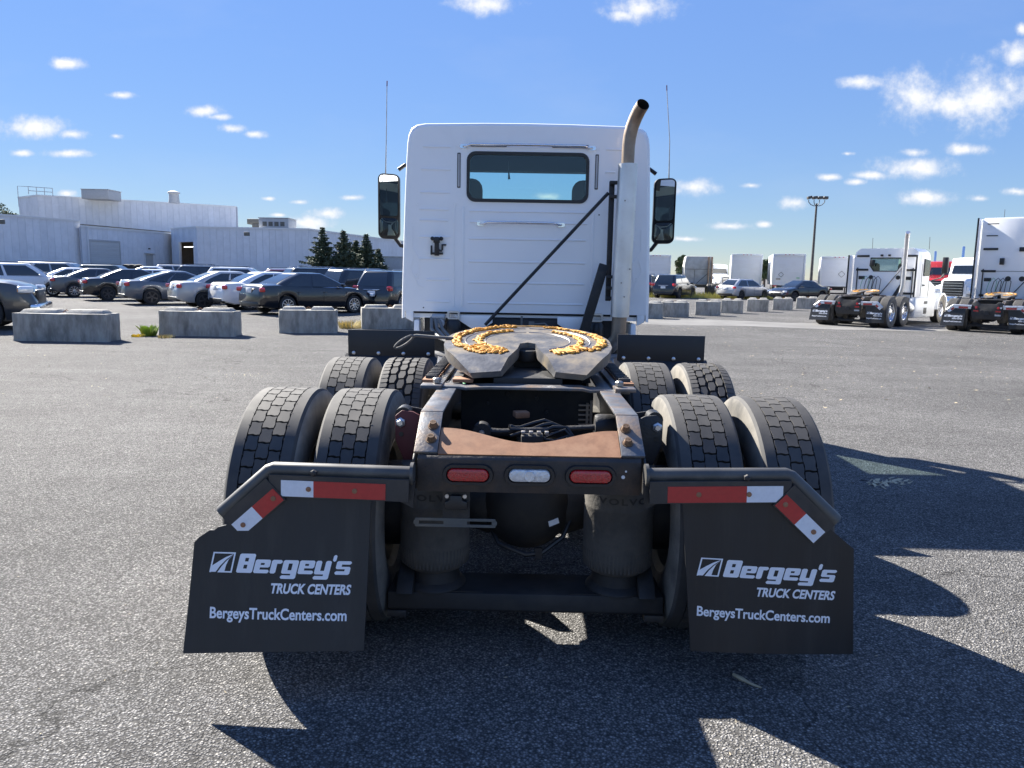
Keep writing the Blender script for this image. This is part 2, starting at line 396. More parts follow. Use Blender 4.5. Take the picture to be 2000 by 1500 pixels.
# asphalt: aggregate, stains, cracks, all in world metres
def asphalt():
    m = bpy.data.materials.new('asphalt'); m.use_nodes = True; nt = m.node_tree; N = nt.nodes; b = N['Principled BSDF']
    tc = N.new('ShaderNodeTexCoord'); P = tc.outputs['Object']
    def noise_(s, d=5, r=.6, vec=P):
        n = N.new('ShaderNodeTexNoise'); n.inputs['Scale'].default_value = s; n.inputs['Detail'].default_value = d; n.inputs['Roughness'].default_value = r; nt.links.new(vec, n.inputs['Vector']); return n.outputs[0]
    def rng(v, a, b_, c, d):
        n = N.new('ShaderNodeMapRange'); n.inputs[1].default_value = a; n.inputs[2].default_value = b_; n.inputs[3].default_value = c; n.inputs[4].default_value = d; nt.links.new(v, n.inputs[0]); return n.outputs[0]
    def mth(op, a, c):
        n = N.new('ShaderNodeMath'); n.operation = op
        for i, q in enumerate((a, c)):
            if hasattr(q, 'links'): nt.links.new(q, n.inputs[i])
            else: n.inputs[i].default_value = q
        return n.outputs[0]
    vo = N.new('ShaderNodeTexVoronoi'); vo.inputs['Scale'].default_value = 105; nt.links.new(P, vo.inputs['Vector'])
    sp = N.new('ShaderNodeSeparateColor'); nt.links.new(vo.outputs['Color'], sp.inputs[0])
    stone = N.new('ShaderNodeValToRGB'); e = stone.color_ramp.elements
    e[0].position = 0; e[0].color = (.125,.121,.117,1); e[1].position = 1; e[1].color = (.48,.46,.43,1)
    for p_, c_ in ((.35,.198),(.7,.25),(.9,.32)): q = e.new(p_); q.color = (c_, c_*.975, c_*.955, 1)
    nt.links.new(sp.outputs[0], stone.inputs[0])
    edge = rng(vo.outputs['Distance'], .25, .62, 1, .35)
    large = mth('MULTIPLY', rng(noise_(.35, 4), .3, .7, .80, 1.16), rng(noise_(2.2, 6, .7), .3, .7, .88, 1.1))
    streakm = N.new('ShaderNodeMapping'); streakm.inputs['Scale'].default_value = (.25, 1.6, 1); streakm.inputs['Rotation'].default_value = (0, 0, .15); nt.links.new(P, streakm.inputs[0])
    large = mth('MULTIPLY', large, rng(noise_(1.0, 5, .6, streakm.outputs[0]), .3, .7, .9, 1.08))
    large = mth('MULTIPLY', large, mth('MULTIPLY', rng(noise_(9, 4, .7), .3, .7, .86, 1.13), rng(noise_(31, 3, .7), .3, .7, .86, 1.13)))
    # oil spots
    oil = rng(noise_(.9, 3, .5), .66, .78, 1, .55)
    # cracks
    wv = N.new('ShaderNodeVectorMath'); wv.operation = 'ADD'; nt.links.new(P, wv.inputs[0])
    nv = N.new('ShaderNodeTexNoise'); nv.inputs['Scale'].default_value = 1.3; nv.inputs['Detail'].default_value = 5; nt.links.new(P, nv.inputs['Vector']); nt.links.new(nv.outputs['Color'], wv.inputs[1])
    cr = N.new('ShaderNodeTexVoronoi'); cr.feature = 'DISTANCE_TO_EDGE'; cr.inputs['Scale'].default_value = .15; nt.links.new(wv.outputs[0], cr.inputs['Vector'])
    crack = rng(cr.outputs['Distance'], .0006, .0018, .55, 1)
    f = mth('MULTIPLY', mth('MULTIPLY', large, oil), mth('MULTIPLY', edge, crack))
    sc = N.new('ShaderNodeVectorMath'); sc.operation = 'SCALE'; nt.links.new(stone.outputs[0], sc.inputs[0]); nt.links.new(f, sc.inputs['Scale'])
    nt.links.new(sc.outputs[0], b.inputs['Base Color'])
    b.inputs['Roughness'].default_value = .9
    b.inputs['Specular IOR Level'].default_value = .18
    h = mth('ADD', mth('MULTIPLY', edge, 1.0), mth('MULTIPLY', noise_(240, 3), .5))
    h = mth('ADD', h, mth('MULTIPLY', sp.outputs[1], .8))
    bp = N.new('ShaderNodeBump'); bp.inputs['Strength'].default_value = 1.0; bp.inputs['Distance'].default_value = .0075
    nt.links.new(h, bp.inputs['Height']); nt.links.new(bp.outputs[0], b.inputs['Normal'])
    return m
MT['asphalt'] = asphalt()
# ------------------------------------------------------------------ ground
g = MB().add([(-900,-60,0),(900,-60,0),(900,1800,0),(-900,1800,0)], [[0,1,2,3]]).build('ground', MT['asphalt'])
tag(g, None, kind='structure')

# ------------------------------------------------------------------ lettering
def text_polys(s, size=1, bold=0, shear=0, spacing=1):
    cu = bpy.data.curves.new('text_tmp', 'FONT'); cu.body = s; cu.size = size; cu.offset = bold; cu.shear = shear; cu.space_character = spacing; cu.resolution_u = 4
    ob = bpy.data.objects.new('text_tmp', cu); col.objects.link(ob)
    bpy.context.view_layer.update()
    me = bpy.data.meshes.new_from_object(ob.evaluated_get(bpy.context.evaluated_depsgraph_get()))
    vs = [v.co.copy() for v in me.vertices]; fs = [list(p.vertices) for p in me.polygons]
    bpy.data.objects.remove(ob); bpy.data.curves.remove(cu); bpy.data.meshes.remove(me)
    return vs, fs
GLY = {
 'B': ([1.25,.7,1.25], [(.95,'111'),(.8,'101'),(.75,'111'),(.85,'101'),(.95,'111')], 0),
 'e': ([1.15,.75,1.15], [(.75,'111'),(.45,'101'),(.55,'111'),(.5,'100'),(.8,'111')], 0),
 'r': ([1.15,.95], [(.85,'11'),(2.2,'10')], 0),
 'g': ([1.15,.75,1.15], [(.75,'111'),(1.5,'101'),(.8,'111'),(.35,'001'),(.8,'111')], -1.15),
 'y': ([1.15,.75,1.15], [(2.25,'101'),(.8,'111'),(.35,'001'),(.8,'111')], -1.15),
 "'": ([.7], [(1.5,'1')], 2.9),
 's': ([1.1,.75,1.1], [(.75,'111'),(.5,'100'),(.55,'111'),(.45,'001'),(.8,'111')], 0)}
def block_word(word):
    mb = MB(); x0 = 0
    for ch in word:
        cw, rows, b0 = GLY[ch]
        ztop = b0+sum(r[0] for r in rows); z = ztop
        for j, (h, pat) in enumerate(rows):
            x = x0
            for i, w in enumerate(cw):
                if pat[i] == '1':
                    def f(a, b): return 0 <= b < len(rows) and 0 <= a < len(cw) and rows[b][1][a] == '1'
                    poly = []
                    for (sx, sy) in ((0,0),(1,0),(1,1),(0,1)):
                        px, pz = x+w*sx, z-h+h*sy
                        ni, nj = (1 if sx else -1), (-1 if sy else 1)
                        if not f(i+ni, j) and not f(i, j+nj) and not f(i+ni, j+nj):
                            c = .26; ax, az = (-c if sx else c), (-c if sy else c)
                            p1, p2 = (px+ax, pz), (px, pz+az)
                            poly += [p1, p2] if (sx, sy) in ((1,0),(0,1)) else [p2, p1]
                        else: poly.append((px, pz))
                    mb.add([(p[0]+.2*p[1], p[1], 0) for p in poly], [list(range(len(poly)))])
                x += w
            z -= h
        x0 += sum(cw)+(.22 if ch != 'y' else .12)
    return mb
def fit(vs, x0, x1, z0, z1):
    ax, bx = min(v[0] for v in vs), max(v[0] for v in vs); az, bz = min(v[1] for v in vs), max(v[1] for v in vs)
    return [((v[0]-ax)/(bx-ax)*(x1-x0)+x0, (v[1]-az)/(bz-az)*(z1-z0)+z0) for v in vs]
BW = block_word("Bergey's"); TCV = text_polys('TRUCK CENTERS', 1, .036, .22); URLV = text_polys('BergeysTruckCenters.com', 1, .024, 0)
def logo_polys():
    out = []                                     # unit square mark: slanted frame and a road running up to the right
    def sh(p): return (p[0]+.17*p[1], p[1])
    t = .07
    for q in ([(0,1),(1,1),(1,1-t),(0,1-t)], [(0,0),(t,0),(t,1-t),(0,1-t)], [(1-t,0),(1,0),(1,1-t),(1-t,1-t)], [(.62,0),(1-t,0),(1-t,t),(.62,t)]): out.append([sh(p) for p in q])
    a = [(t,.02),(.28,.02),(.42,.32),(.62,.62),(.93,.93),(.60,.76),(.34,.56),(t,.33)]
    b = [(.36,.0),(.66,.0),(.68,.35),(.75,.66),(.925,.90),(.66,.58),(.50,.32)]
    out += [[sh(p) for p in a], [sh(p) for p in b]]
    return out

# ------------------------------------------------------------------ the truck in front
Y0 = 3.35
OFF = Vector((0, Y0, 0))
truck = empty('semi_truck', (0, Y0, 0))
tag(truck, 'white day-cab tractor seen from behind, amber grease on its round coupling plate', 'truck')

# --- wheels: one set of meshes, centred on the wheel, axle along x
RT, TW = .52, .112
def tyre_mesh():
    p = [(-.125,.30),(-.140,.36),(-.143,.42),(-.140,.468),(-.136,.488),(-.130,.506),(-.119,.5165),(-.078,.5195),(-.0755,.5045),(.0755,.5045),(.078,.5195),(.119,.5165),(.130,.506),(.136,.488),(.140,.468),(.143,.42),(.140,.36),(.125,.30),(.11,.285),(-.11,.285)]
    mb = MB(); mb.lathe([(a, r) for a, r in p], (0,0,0), 'x', 72, closed=True)
    me = mb.mesh('tyre', MT['side'], off=(0,0,0), smooth=32)
    me.materials.append(MT['rubber']); me.materials.append(MT['groove'])
    for f in me.polygons:
        c = f.center; r = sqrt(c.y**2+c.z**2)
        if abs(c.x) < .077 and r < .515: f.material_index = 2
        elif r > .505: f.material_index = 1
    return me
def block_mesh(kind):
    mb = MB(); rnd = random.Random(3)
    n = 46 if kind == 'rib' else 40
    def P(x, th, r): return (x, r*cos(th), r*sin(th))
    rows = (-.050, 0, .050)
    for ri, xc in enumerate(rows):
        for k in range(n):
            th0 = 2*pi*(k+.5*(ri % 2))/n; dt = 2*pi/n
            if kind == 'rib':
                w = .0228; g_ = .055; j = .0022
                o = [(-w,g_),(-.006-j*2,g_-.03),(.004,g_+.035),(w,g_),(w-j,.35),(w+j,.65),(w,1-g_),(.006+j,1-g_+.03),(-.004,1-g_-.035),(-w,1-g_),(-w-j,.62),(-w+j,.33)]
            else:
                w = .0205; o = [(-w*.55,.1),(w*.7,.06),(w,.42),(w*.65,.88),(-w*.75,.93),(-w,.52)]
            skew = .0
            jx = rnd.uniform(-.0008, .0008)
            top = [P(xc+a+jx+skew*(b-.5), th0+b*dt, RT) for a, b in o]; bot = [P(xc+a*1.04+jx, th0+b*dt, .503) for a, b in o]
            m_ = len(o)
            mb.add(top+bot, [list(range(m_))]+[[i, (i+1)%m_, m_+(i+1)%m_, m_+i] for i in range(m_)])
    if kind != 'rib':                            # saw-toothed shoulder lugs
        for s in (-1, 1):
            for k in range(88):
                th0 = 2*pi*k/88; dt = 2*pi/88
                o = [(.078,.08),(.082,.0),(.118,.02),(.1195,.5),(.118,.75),(.084,.82),(.076,.6)]
                top = [P(s*a, th0+b*dt, RT+.003 if a < .1 else RT-.003) for a, b in o]; bot = [P(s*a, th0+b*dt, .505) for a, b in o]
                m_ = len(o); mb.add(top+bot, [list(range(m_))]+[[i, (i+1)%m_, m_+(i+1)%m_, m_+i] for i in range(m_)])
    else:                                        # small nicks along the shoulder ribs
        for s in (-1, 1):
            for k in range(46):
                th0 = 2*pi*(k+.2)/46
                o = [(.0755,0),(.083,.002),(.084,.006),(.0755,.010)]
                top = [P(s*a, th0+b, .5198) for a, b in o]; bot = [P(s*a, th0+b, .505) for a, b in o]
                mb.add(top+bot, [[0,1,2,3]]+[[i, (i+1)%4, 4+(i+1)%4, 4+i] for i in range(4)])
    return mb.mesh('tread', MT['rubber'], off=(0,0,0), smooth=30)
def rim_mesh(m):                                 # dished disc wheel, dish on +x side
    mb = MB()
    mb.lathe([(.075,.0),(.07,.105),(.052,.118),(.048,.228),(.01,.250),(-.10,.257),(-.122,.285),(-.118,.306),(-.10,.272),(.02,.2635),(.06,.238),(.066,.12),(.086,.11),(.09,.0)], (0,0,0), 'x', 40)
    mb.lathe([(.12,.305),(.125,.292),(.10,.275),(.02,.264),(.015,.255),(.10,.262)], (0,0,0), 'x', 40, closed=True)
    for k in range(10):
        a = 2*pi*k/10; mb.cyl((.06,.165*cos(a),.165*sin(a)), (.10,.165*cos(a),.165*sin(a)), .014, n=6)
    return mb.mesh('rim', m, off=(0,0,0), smooth=40)
ME = dict(tyre=tyre_mesh(), rib=block_mesh('rib'), lug=block_mesh('lug'), rim=rim_mesh(MT['rim']), rimc=rim_mesh(MT['chrome']))
def wheel(parent, x, y, kind='rib', flip=1, rim='rim', turn=0.0, z=RT):
    w = link('wheel', ME[rim], parent, (x, y, z)); w.rotation_euler = (turn, 0, 0)
    if flip < 0: w.rotation_euler = (turn, 0, pi)
    link('tyre', ME['tyre'], w); t = link('tread', ME[kind], w); t['kind'] = 'stuff'
    return w
i_ = 0
for D_ in (0, 1.27):
    for s in (-1, 1):
        for xc in (1.065, .725):
            kind = 'lug' if (D_ > 0 and ((s < 0 and xc < 1) or (s > 0 and xc > 1))) else 'rib'
            wheel(truck, s*xc, D_, kind, flip=(-1 if xc > 1 else 1)*s, turn=.37*i_, z=RT-.004); i_ += 1
for s in (-1, 1): wheel(truck, s*1.02, 6.55, 'rib', flip=s, rim='rimc', turn=.3)

# --- frame rails
def rail(s):
    prof_t = [(2.775,.885),(2.985,1.0),(9.8,1.0)]
    w = MB()
    web = [(2.79,.748),(2.79,.884),(2.99,.998),(9.8,.998),(9.8,.73),(3.2,.73)]
    w.prism(web, YZ(s*.431 if s < 0 else .421), .010)
    w.box((s*.385, 6.5, .737), (.085, 6.6, .012))
    o = w.build('frame_rail', MT['chassis'], truck)
    t = MB(); x0, x1 = s*.434, s*.345
    for (a, b) in zip(prof_t[:-1], prof_t[1:]):
        d = Vector((0, b[0]-a[0], b[1]-a[1])).normalized(); nrm = Vector((0, -d.z, d.y))*.012
        vs = [(x0,a[0],a[1]),(x1,a[0],a[1]),(x1,b[0],b[1]),(x0,b[0],b[1])]
        t.add(vs+[Vector(v)+nrm for v in vs], [[3,2,1,0],[4,5,6,7],[0,1,5,4],[1,2,6,5],[2,3,7,6],[3,0,4,7]])
    t.build('top_flange', MT['railtop'], o, bevel=.003)
    n_ = Vector((0, -.115, .21)).normalized()
    for (yy, zz) in ((2.835,.918),(2.905,.957)):
        b = MB(); c = Vector((s*.375, yy, zz))+n_*.012
        b.tube([c, c+n_*.003], .022, 14); b.tube([c+n_*.003, c+n_*.022, c+n_*.022, c+n_*.012], [.018,.0125,.008,.007], 14)
        b.build('bolt', MT['boltb'], o)
    ends = MB().prism([(2.752,.748),(2.752,.87),(2.786,.888),(2.786,.748)], YZ(s*.432-.004), .008)
    ends.build('rail_end', MT['chassis'], o, bevel=.002)
    return o
for s in (-1, 1): rail(s)

# --- tail beam with lamps
tb = MB()
tb.prism([(2.757,.746),(2.757,.872),(2.768,.884),(2.80,.884),(2.80,.876),(2.772,.876),(2.765,.869),(2.765,.752),(2.80,.752),(2.80,.746)], YZ(-.418), .836)
beam = tb.build('tail_beam', MT['beam'], truck, bevel=.002)
def stad(mb, cx, cz, w, h, y, d):
    mb.prism(rrect(w, h, h/2-.0005, 7, cx, cz), XZ(y), d)
for k, (cx, cz, mt) in enumerate(((-.228,.815,'lens_r'),(.002,.817,'lens_c'),(.230,.818,'lens_r'))):
    gm = MB()
    outer, inner = rrect(.192, .082, .0405, 8, cx, cz), rrect(.158, .052, .0255, 8, cx, cz)
    n_ = len(outer)
    rg = [[(p[0], 2.757, p[1]) for p in outer], [(cx+(p[0]-cx)*.97, 2.743, cz+(p[1]-cz)*.94) for p in outer], [(cx+(p[0]-cx)*1.03, 2.743, cz+(p[1]-cz)*1.06) for p in inner], [(p[0], 2.751, p[1]) for p in inner]]
    gm.loft(rg, cap=False)
    lamp = gm.build('lamp_grommet', MT['black'], beam)
    ln = MB(); base = rrect(.156, .05, .0245, 8, cx, cz)
    ln.loft([[(p[0], 2.755, p[1]) for p in base], [(p[0], 2.746, p[1]) for p in base], [(cx+(p[0]-cx)*.96, 2.739, cz+(p[1]-cz)*.86) for p in base], [(cx+(p[0]-cx)*.80, 2.7365, cz+(p[1]-cz)*.5) for p in base]])
    if k == 1: ln.lathe([(2.733,.0),(2.733,.019),(2.7375,.022),(2.739,.023)], (cx, 0, cz), 'y', 20)
    else: ln.prism(rrect(.03,.014,.005,2,cx,cz), XZ(2.7345), .003)
    o = ln.build('lamp_lens', MT[mt], beam)
for (x, z, r, m_) in ((-.388,.842,.0035,'black'),(-.378,.818,.007,'black'),(.362,.838,.004,'plate_w'),(.352,.816,.007,'plate_w')):
    MB().cyl((x,2.759,z),(x,2.7555,z),r,n=10).build('bolt_hole', MT[m_], beam)

# rusted gusset between the rails, its forward edge curved
gp = MB(); NX = 36
d_ = Vector((0, .21, .115)); n_ = Vector((0,-.115,.21)).normalized()*.006
vs = []
for i in range(NX+1):
    x = -.343+.686*i/NX; q = abs(x)/.343
    t = .30+.33*(sin(min(1, q*1.05)*pi/2)**2.0)
    a = Vector((x, 2.772, .8835)); b = a+d_*t
    vs += [a, b, a+n_, b+n_]
fs = []
for i in range(NX):
    o = i*4; p = o+4
    fs += [[o,o+1,p+1,p],[o+2,p+2,p+3,o+3],[o,p,p+2,o+2],[o+1,o+3,p+3,p+1]]
fs += [[0,2,3,1],[NX*4,NX*4+1,NX*4+3,NX*4+2]]
gp.add(vs, fs).build('gusset_plate', MT['rust'], truck)

# --- flap hangers, flaps, tape and lettering
def flap_side(s, kink, end, inner, fl):
    D_ = 2.68
    hang = MB()
    pts = [Vector((inner[0], D_+.03, inner[1])), Vector((kink[0], D_+.02, kink[1])), Vector((end[0], D_, end[1]))]
    # mitred tube
    k_ = pts[1]; a_ = (pts[0]-k_).normalized(); b_ = (pts[2]-k_).normalized()
    hang.tube([pts[0], k_+a_*.008, k_+b_*.008, pts[2]], .027, 16)
    hang.tube([pts[0], pts[0]+Vector((-s*.012,0,0))], .042, 16)
    h = hang.build('flap_hanger', MT['pipe'], truck, smooth=40)
    pl = MB()
    def perp(p, q):
        d = (q-p).normalized(); n = Vector((d.z*s, 0, -d.x*s)); return n
    segs = [(pts[0], pts[1]), (pts[1], pts[2])]
    for si, (p, q) in enumerate(segs):
        n = perp(p, q)
        if n.z > 0: n = -n
        y_ = Vector((0,-.012,0))
        w_ = .094 if si == 0 else .118
        p_ = p if si == 0 else p.lerp(q, .10)
        a, b = p_+n*.012, q+n*.012; c, d = q+n*w_, p_+n*w_
        vs = [Vector((v.x, D_-.006-.004*si, v.z)) for v in (a,b,c,d)]
        pl.add(vs+[v+y_ for v in vs], [[3,2,1,0],[4,5,6,7],[0,1,5,4],[1,2,6,5],[2,3,7,6],[3,0,4,7]])
    pl.build('hanger_plate', MT['hplate'], h)
    brk = MB().prism([(inner[0]-s*.02,inner[1]-.02),(inner[0]+s*.06,inner[1]-.09),(inner[0]-s*.01,inner[1]-.125)], XZ(D_+.012), .008); brk.build('hanger_bracket', MT['chassis'], h)
    def strip(p, q, t0, t1, m_, off=.030, w=.060, fy=0):
        n = perp(p, q)
        if n.z > 0: n = -n
        L = (q-p).length
        a, b = p.lerp(q, t0)+n*off, p.lerp(q, t1)+n*off; c, d = b+n*w, a+n*w
        vs = [Vector((v.x, D_-.0182-fy, v.z)) for v in (a,b,c,d)]; y_ = Vector((0,-.0016,0))
        o = MB().add(vs+[v+y_ for v in vs], [[3,2,1,0],[4,5,6,7],[0,1,5,4],[1,2,6,5],[2,3,7,6],[3,0,4,7]]).build('reflective_tape', MT[m_], h)
        return (a+d)/2, (b+c)/2
    def rivet(p, q, t, off=.06):
        n = perp(p, q)
        if n.z > 0: n = -n
        c = p.lerp(q, t)+n*off; c.y = D_-.0185-(.0045 if off > .07 else 0)
        MB().lathe([(0,.0095),(-.004,.0095),(-.006,.005),(-.006,.0)], (c.x, c.y, c.z), 'y', 12).build('rivet', MT['rust'], h)
    A, B, C = pts
    L = abs(kink[0]-inner[0])
    tx = lambda x: (x-inner[0])/(kink[0]-inner[0])
    strip(A, B, tx(fl['w0']), tx(fl['w1']), 'tape_w'); strip(A, B, tx(fl['w1']), tx(fl['r1']), 'tape_r')
    rivet(A, B, tx(fl['w1'])+(.035 if s < 0 else .025)*(1 if s < 0 else .6)); rivet(A, B, tx(fl['r1'])+(.22))
    strip(B, C, .12, .55, 'tape_r', .056, .058, .0045); strip(B, C, .55, .97, 'tape_w', .056, .058, .0045)
    rivet(B, C, .22, .085); rivet(B, C, .84, .085)
    bx = A.lerp(B, tx(fl['w1'])); MB().lathe([(0,.012),(-.012,.012),(-.016,.006),(-.016,0)], (bx.x, D_-.010, bx.z), 'y', 6).build('hex_bolt', MT['chassis'], h)
    # flap
    def S(x, z):                                 # the flap's bowed surface: (x,z) to a point
        t = max(0, (.80-z)/.6); u = (abs(x)-.6)/.65
        return Vector((x, fl['y0']+(fl['yb']-fl['y0'])*t**1.4+fl['yaw']*(u-.5)+fl['bow']*(u-.45)**2*t, z))
    out = fl['outline']
    fm = MB()
    bm = bmesh.new(); ev = [bm.verts.new((x, 0, z)) for x, z in out]; bm.faces.new(ev)
    for i in range(1, 14):
        for ax in (0, 2):
            lo = min(v.co[ax] for v in bm.verts); hi = max(v.co[ax] for v in bm.verts)
            no = [0,0,0]; no[ax] = 1; co = [0,0,0]; co[ax] = lo+(hi-lo)*i/14
            bmesh.ops.bisect_plane(bm, geom=bm.verts[:]+bm.edges[:]+bm.faces[:], plane_co=co, plane_no=no)
    bm.verts.index_update()
    vs = [S(v.co.x, v.co.z) for v in bm.verts]; n = len(vs)
    fs = [[v.index for v in f.verts] for f in bm.faces]
    be = [(e.verts[0].index, e.verts[1].index) for e in bm.edges if len(e.link_faces) == 1]
    fm.add(vs+[v+Vector((0,.007,0)) for v in vs], fs+[[i+n for i in f[::-1]] for f in fs]+[[a, b, b+n, a+n] for a, b in be])
    bm.free()
    fo = fm.build('mud_flap', MT['flap'], truck, smooth=40)
    pr = Vector((0,-.0016,0))
    def printed(name, vs2, fs2, box):
        q = fit(vs2, *box)
        MB().add([S(x, z)+pr for x, z in q], fs2).build(name, MT['print_'], fo)
    zc = fl['tz']; x0 = fl['tx']; k = fl['tk']
    def bx_(a, b, c, d): return (x0+a*k, x0+b*k, zc+c*k, zc+d*k)
    printed('lettering', [v for v in BW.v], BW.f, bx_(.100,.530,-.064,.026))
    lv = []; lf = []
    for p in logo_polys(): lf.append([len(lv)+i for i in range(len(p))]); lv += p
    printed('logo', lv, lf, bx_(0,.098,-.046,.028))
    printed('lettering', [(v.x, v.y) for v in TCV[0]], TCV[1], bx_(.232,.530,-.118,-.080))
    printed('lettering', [(v.x, v.y) for v in URLV[0]], URLV[1], bx_(.008,.516,-.224,-.170))
    return h, fo
FLAPS = [
 flap_side(-1, (-.945,.836), (-1.128,.672), (-.436,.826), dict(w0=-.90, w1=-.782, r1=-.52, y0=2.675, yb=2.575, yaw=.0, bow=.02,
   outline=[(-.575,.80),(-.93,.80),(-1.085,.655),(-1.107,.632),(-1.135,.624),(-1.15,.612),(-1.165,.613),(-1.205,.585),(-1.222,.566),(-1.248,.172),(-.90,.188),(-.589,.196)], tx=-1.163, tz=.507, tk=.985)),
 flap_side(1, (.945,.852), (1.120,.690), (.436,.838), dict(w0=.915, w1=.785, r1=.50, y0=2.675, yb=2.66, yaw=-.05, bow=.04,
   outline=[(.560,.80),(.93,.82),(1.09,.67),(1.185,.592),(1.212,.19),(.95,.178),(.622,.166)], tx=.630, tz=.507, tk=.945))]

# --- fifth wheel
def fz(y): return .69+.12*y if y > 3.8 else 1.146-.50*(3.8-y)
half = [(.0,4.16),(.042,4.13),(.055,4.0),(.10,3.80)]
hornr = [(.135,3.685),(.285,3.665),(.375,3.80)]
arc = [(.42,3.92),(.452,4.06),(.457,4.2)]+[(.457*cos(a), 4.2+.457*sin(a)) for a in [R(10*i) for i in range(1, 10)]]
fp = MB()
for s in (-1, 1):
    flat = half+[(.375,3.80)]+arc
    ramp = [half[-1]]+hornr
    for poly in (flat, ramp):
        vs = [(s*x, y, fz(y)) for x, y in poly]; n = len(vs)
        fp.add(vs, [list(range(n))])
    rim_ = half+hornr+arc
    top = [(s*x, y, fz(y)) for x, y in rim_]; low = [(s*x*(.985 if y > 3.7 else .95), y+(.012 if y < 3.7 else 0), fz(y)-(.06 if y > 3.7 else .028)) for x, y in rim_]
    n = len(rim_)
    fp.add(top+low, [[i, i+1, n+i+1, n+i] for i in range(n-1)])
    fp.add(low, [list(range(n))])
fw = fp.build('coupling_plate', MT['plate'], truck, smooth=25, doubles=.0005)
for r, w, m_ in ((.345,.011,'steel'),(.235,.009,'steel')):      # grease grooves' worn lips
    gr = MB()
    for s in (-1, 1):
        pts = []
        for i in range(28):
            a = R(88-(150)*i/27); x, y = s*r*cos(a), 4.2+r*sin(a)
            if y > 3.82: pts.append((x, y, fz(y)+.0005))
        gr.tube(pts, w/3, 5)
    gr.build('groove_lip', MT[m_], fw)
jaw = MB().box((0,4.20,1.08),(.15,.14,.16)).cyl((0,4.12,1.09),(0,4.12,1.15),.05,n=16).box((0,3.95,1.03),(.34,.5,.05)); jaw.build('lock_jaw', MT['chassis2'], fw, bevel=.006)
sk = MB()
for s in (-1, 1):
    sk.prism([(3.80,1.02),(4.05,1.09),(4.6,1.12),(4.6,1.0),(4.4,.99)], YZ(s*.30-.02), .04)
    sk.cyl((s*.26,4.2,1.08),(s*.40,4.2,1.08),.045)
sk.build('pivot_bracket', MT['chassis'], fw)
# grease smeared round the grooves
gm = MB(); rg = random.Random(11)
def ico_blob(mb, c, r, sq):
    n1, n2 = 7, 5; vs = []; fs = []
    ph = rg.random()*9
    for j in range(n2+1):
        t = pi*j/n2
        for k in range(n1):
            a = 2*pi*k/n1+ph; rr = r*(1+.25*sin(3*a+ph)*sin(t))
            vs.append((c[0]+rr*sin(t)*cos(a), c[1]+rr*sin(t)*sin(a), c[2]+sq*rr*cos(t)))
    for j in range(n2):
        for k in range(n1): fs.append([j*n1+k, j*n1+(k+1)%n1, (j+1)*n1+(k+1)%n1, (j+1)*n1+k])
    mb.add(vs, fs)
def smear(s, r, a0, a1, n, wid, dens=1.0):
    for strand in range(2):
        pts = []; rad = []
        for i in range(n):
            t = i/(n-1); a = R(a0+(a1-a0)*t)
            rr = r+wid*.8*sin(t*31+strand*2.1+r*40)+rg.uniform(-wid, wid)*.45
            x, y = s*rr*cos(a), 4.2+rr*sin(a)
            if y < 3.815 or rr > .445: continue
            pts.append((x, y, fz(y)+.003+.004*rg.random()+.002*strand)); rad.append((.004+.005*rg.random())*dens)
        if len(pts) > 3: gm.tube(pts, rad, 6)
    for i in range(int(n*2.0)):
        t = rg.random(); a = R(a0+(a1-a0)*t); rr = min(.435, r+rg.uniform(-wid, wid))
        x, y = s*rr*cos(a), 4.2+rr*sin(a)
        if y < 3.82: continue
        
        if noise.noise(Vector((x*14, y*14, r*9))) < -.22: continue
        ico_blob(gm, (x, y, fz(y)+.004), rg.uniform(.005, .016)*dens, rg.uniform(.22, .5))
smear(-1, .395, 80, -56, 95, .022, 1.1); smear(-1, .275, 72, -62, 60, .016, 1.05)
smear(-1, .33, -30, -68, 26, .05, 1.1)
smear(1, .40, 75, -38, 80, .013, .8); smear(1, .295, 60, -46, 46, .012, .9); smear(1, .33, -30, -66, 30, .05, 1.05); smear(1, .41, 25, -30, 26, .02, 1.1)
for i in range(1):
    gm.tube([(-.08+.02*k, 4.615-.006*abs(k-5), fz(4.6)+.006) for k in range(12)], [.0035]*12, 5)
tag(gm.build('grease', MT['grease'], fw, smooth=80), None, kind='stuff')
# slide rails with rack teeth, cross plate
for s in (-1, 1):
    sr = MB().box((s*.462,4.2,1.022),(.10,1.3,.018)).box((s*.43,4.2,1.005),(.02,1.3,.03)); so = sr.build('slide_rail', MT['railtop'], truck, bevel=.003)
    th = MB().box((0,0,0),(.058,.024,.030),ty=.7).mesh('rack_tooth', MT['chassis'], off=(0,0,0), bevel=.003)
    for k in range(17): link('rack_tooth', th, so, (s*.475, 3.70+k*.062-Y0, 1.046))
    MB().box((s*.48,4.2,1.038),(.07,1.1,.012)).build('rack_bar', MT['rust'], so)
    MB().lathe([(0,.02),(.018,.02),(.024,.012),(.024,0)],(s*.44,3.62,1.035),'z',6).build('bolt', MT['steel'], so)
cp = MB()
prof = [(-.49,1.022),(-.33,1.020),(-.30,1.016),(-.24,1.020),(-.20,1.022),(.26,1.022),(.30,1.014),(.34,1.016),(.49,1.010)]
vs = []
for x, z in prof: vs += [(x,3.60,z),(x,3.69,z+.004),(x,3.69,z-.012),(x,3.60,z-.014)]
fs = []
for i in range(len(prof)-1):
    for k in range(4): fs.append([i*4+k, i*4+(k+1)%4, i*4+4+(k+1)%4, i*4+4+k])
fs += [[0,1,2,3],[len(vs)-4+k for k in (3,2,1,0)]]
cp.add(vs, fs).build('cross_plate', MT['railtop'], truck, bevel=.002)
MB().box((-.32,3.73,1.036),(.10,.10,.018)).build('stop_block', MT['rust'], truck, bevel=.003)
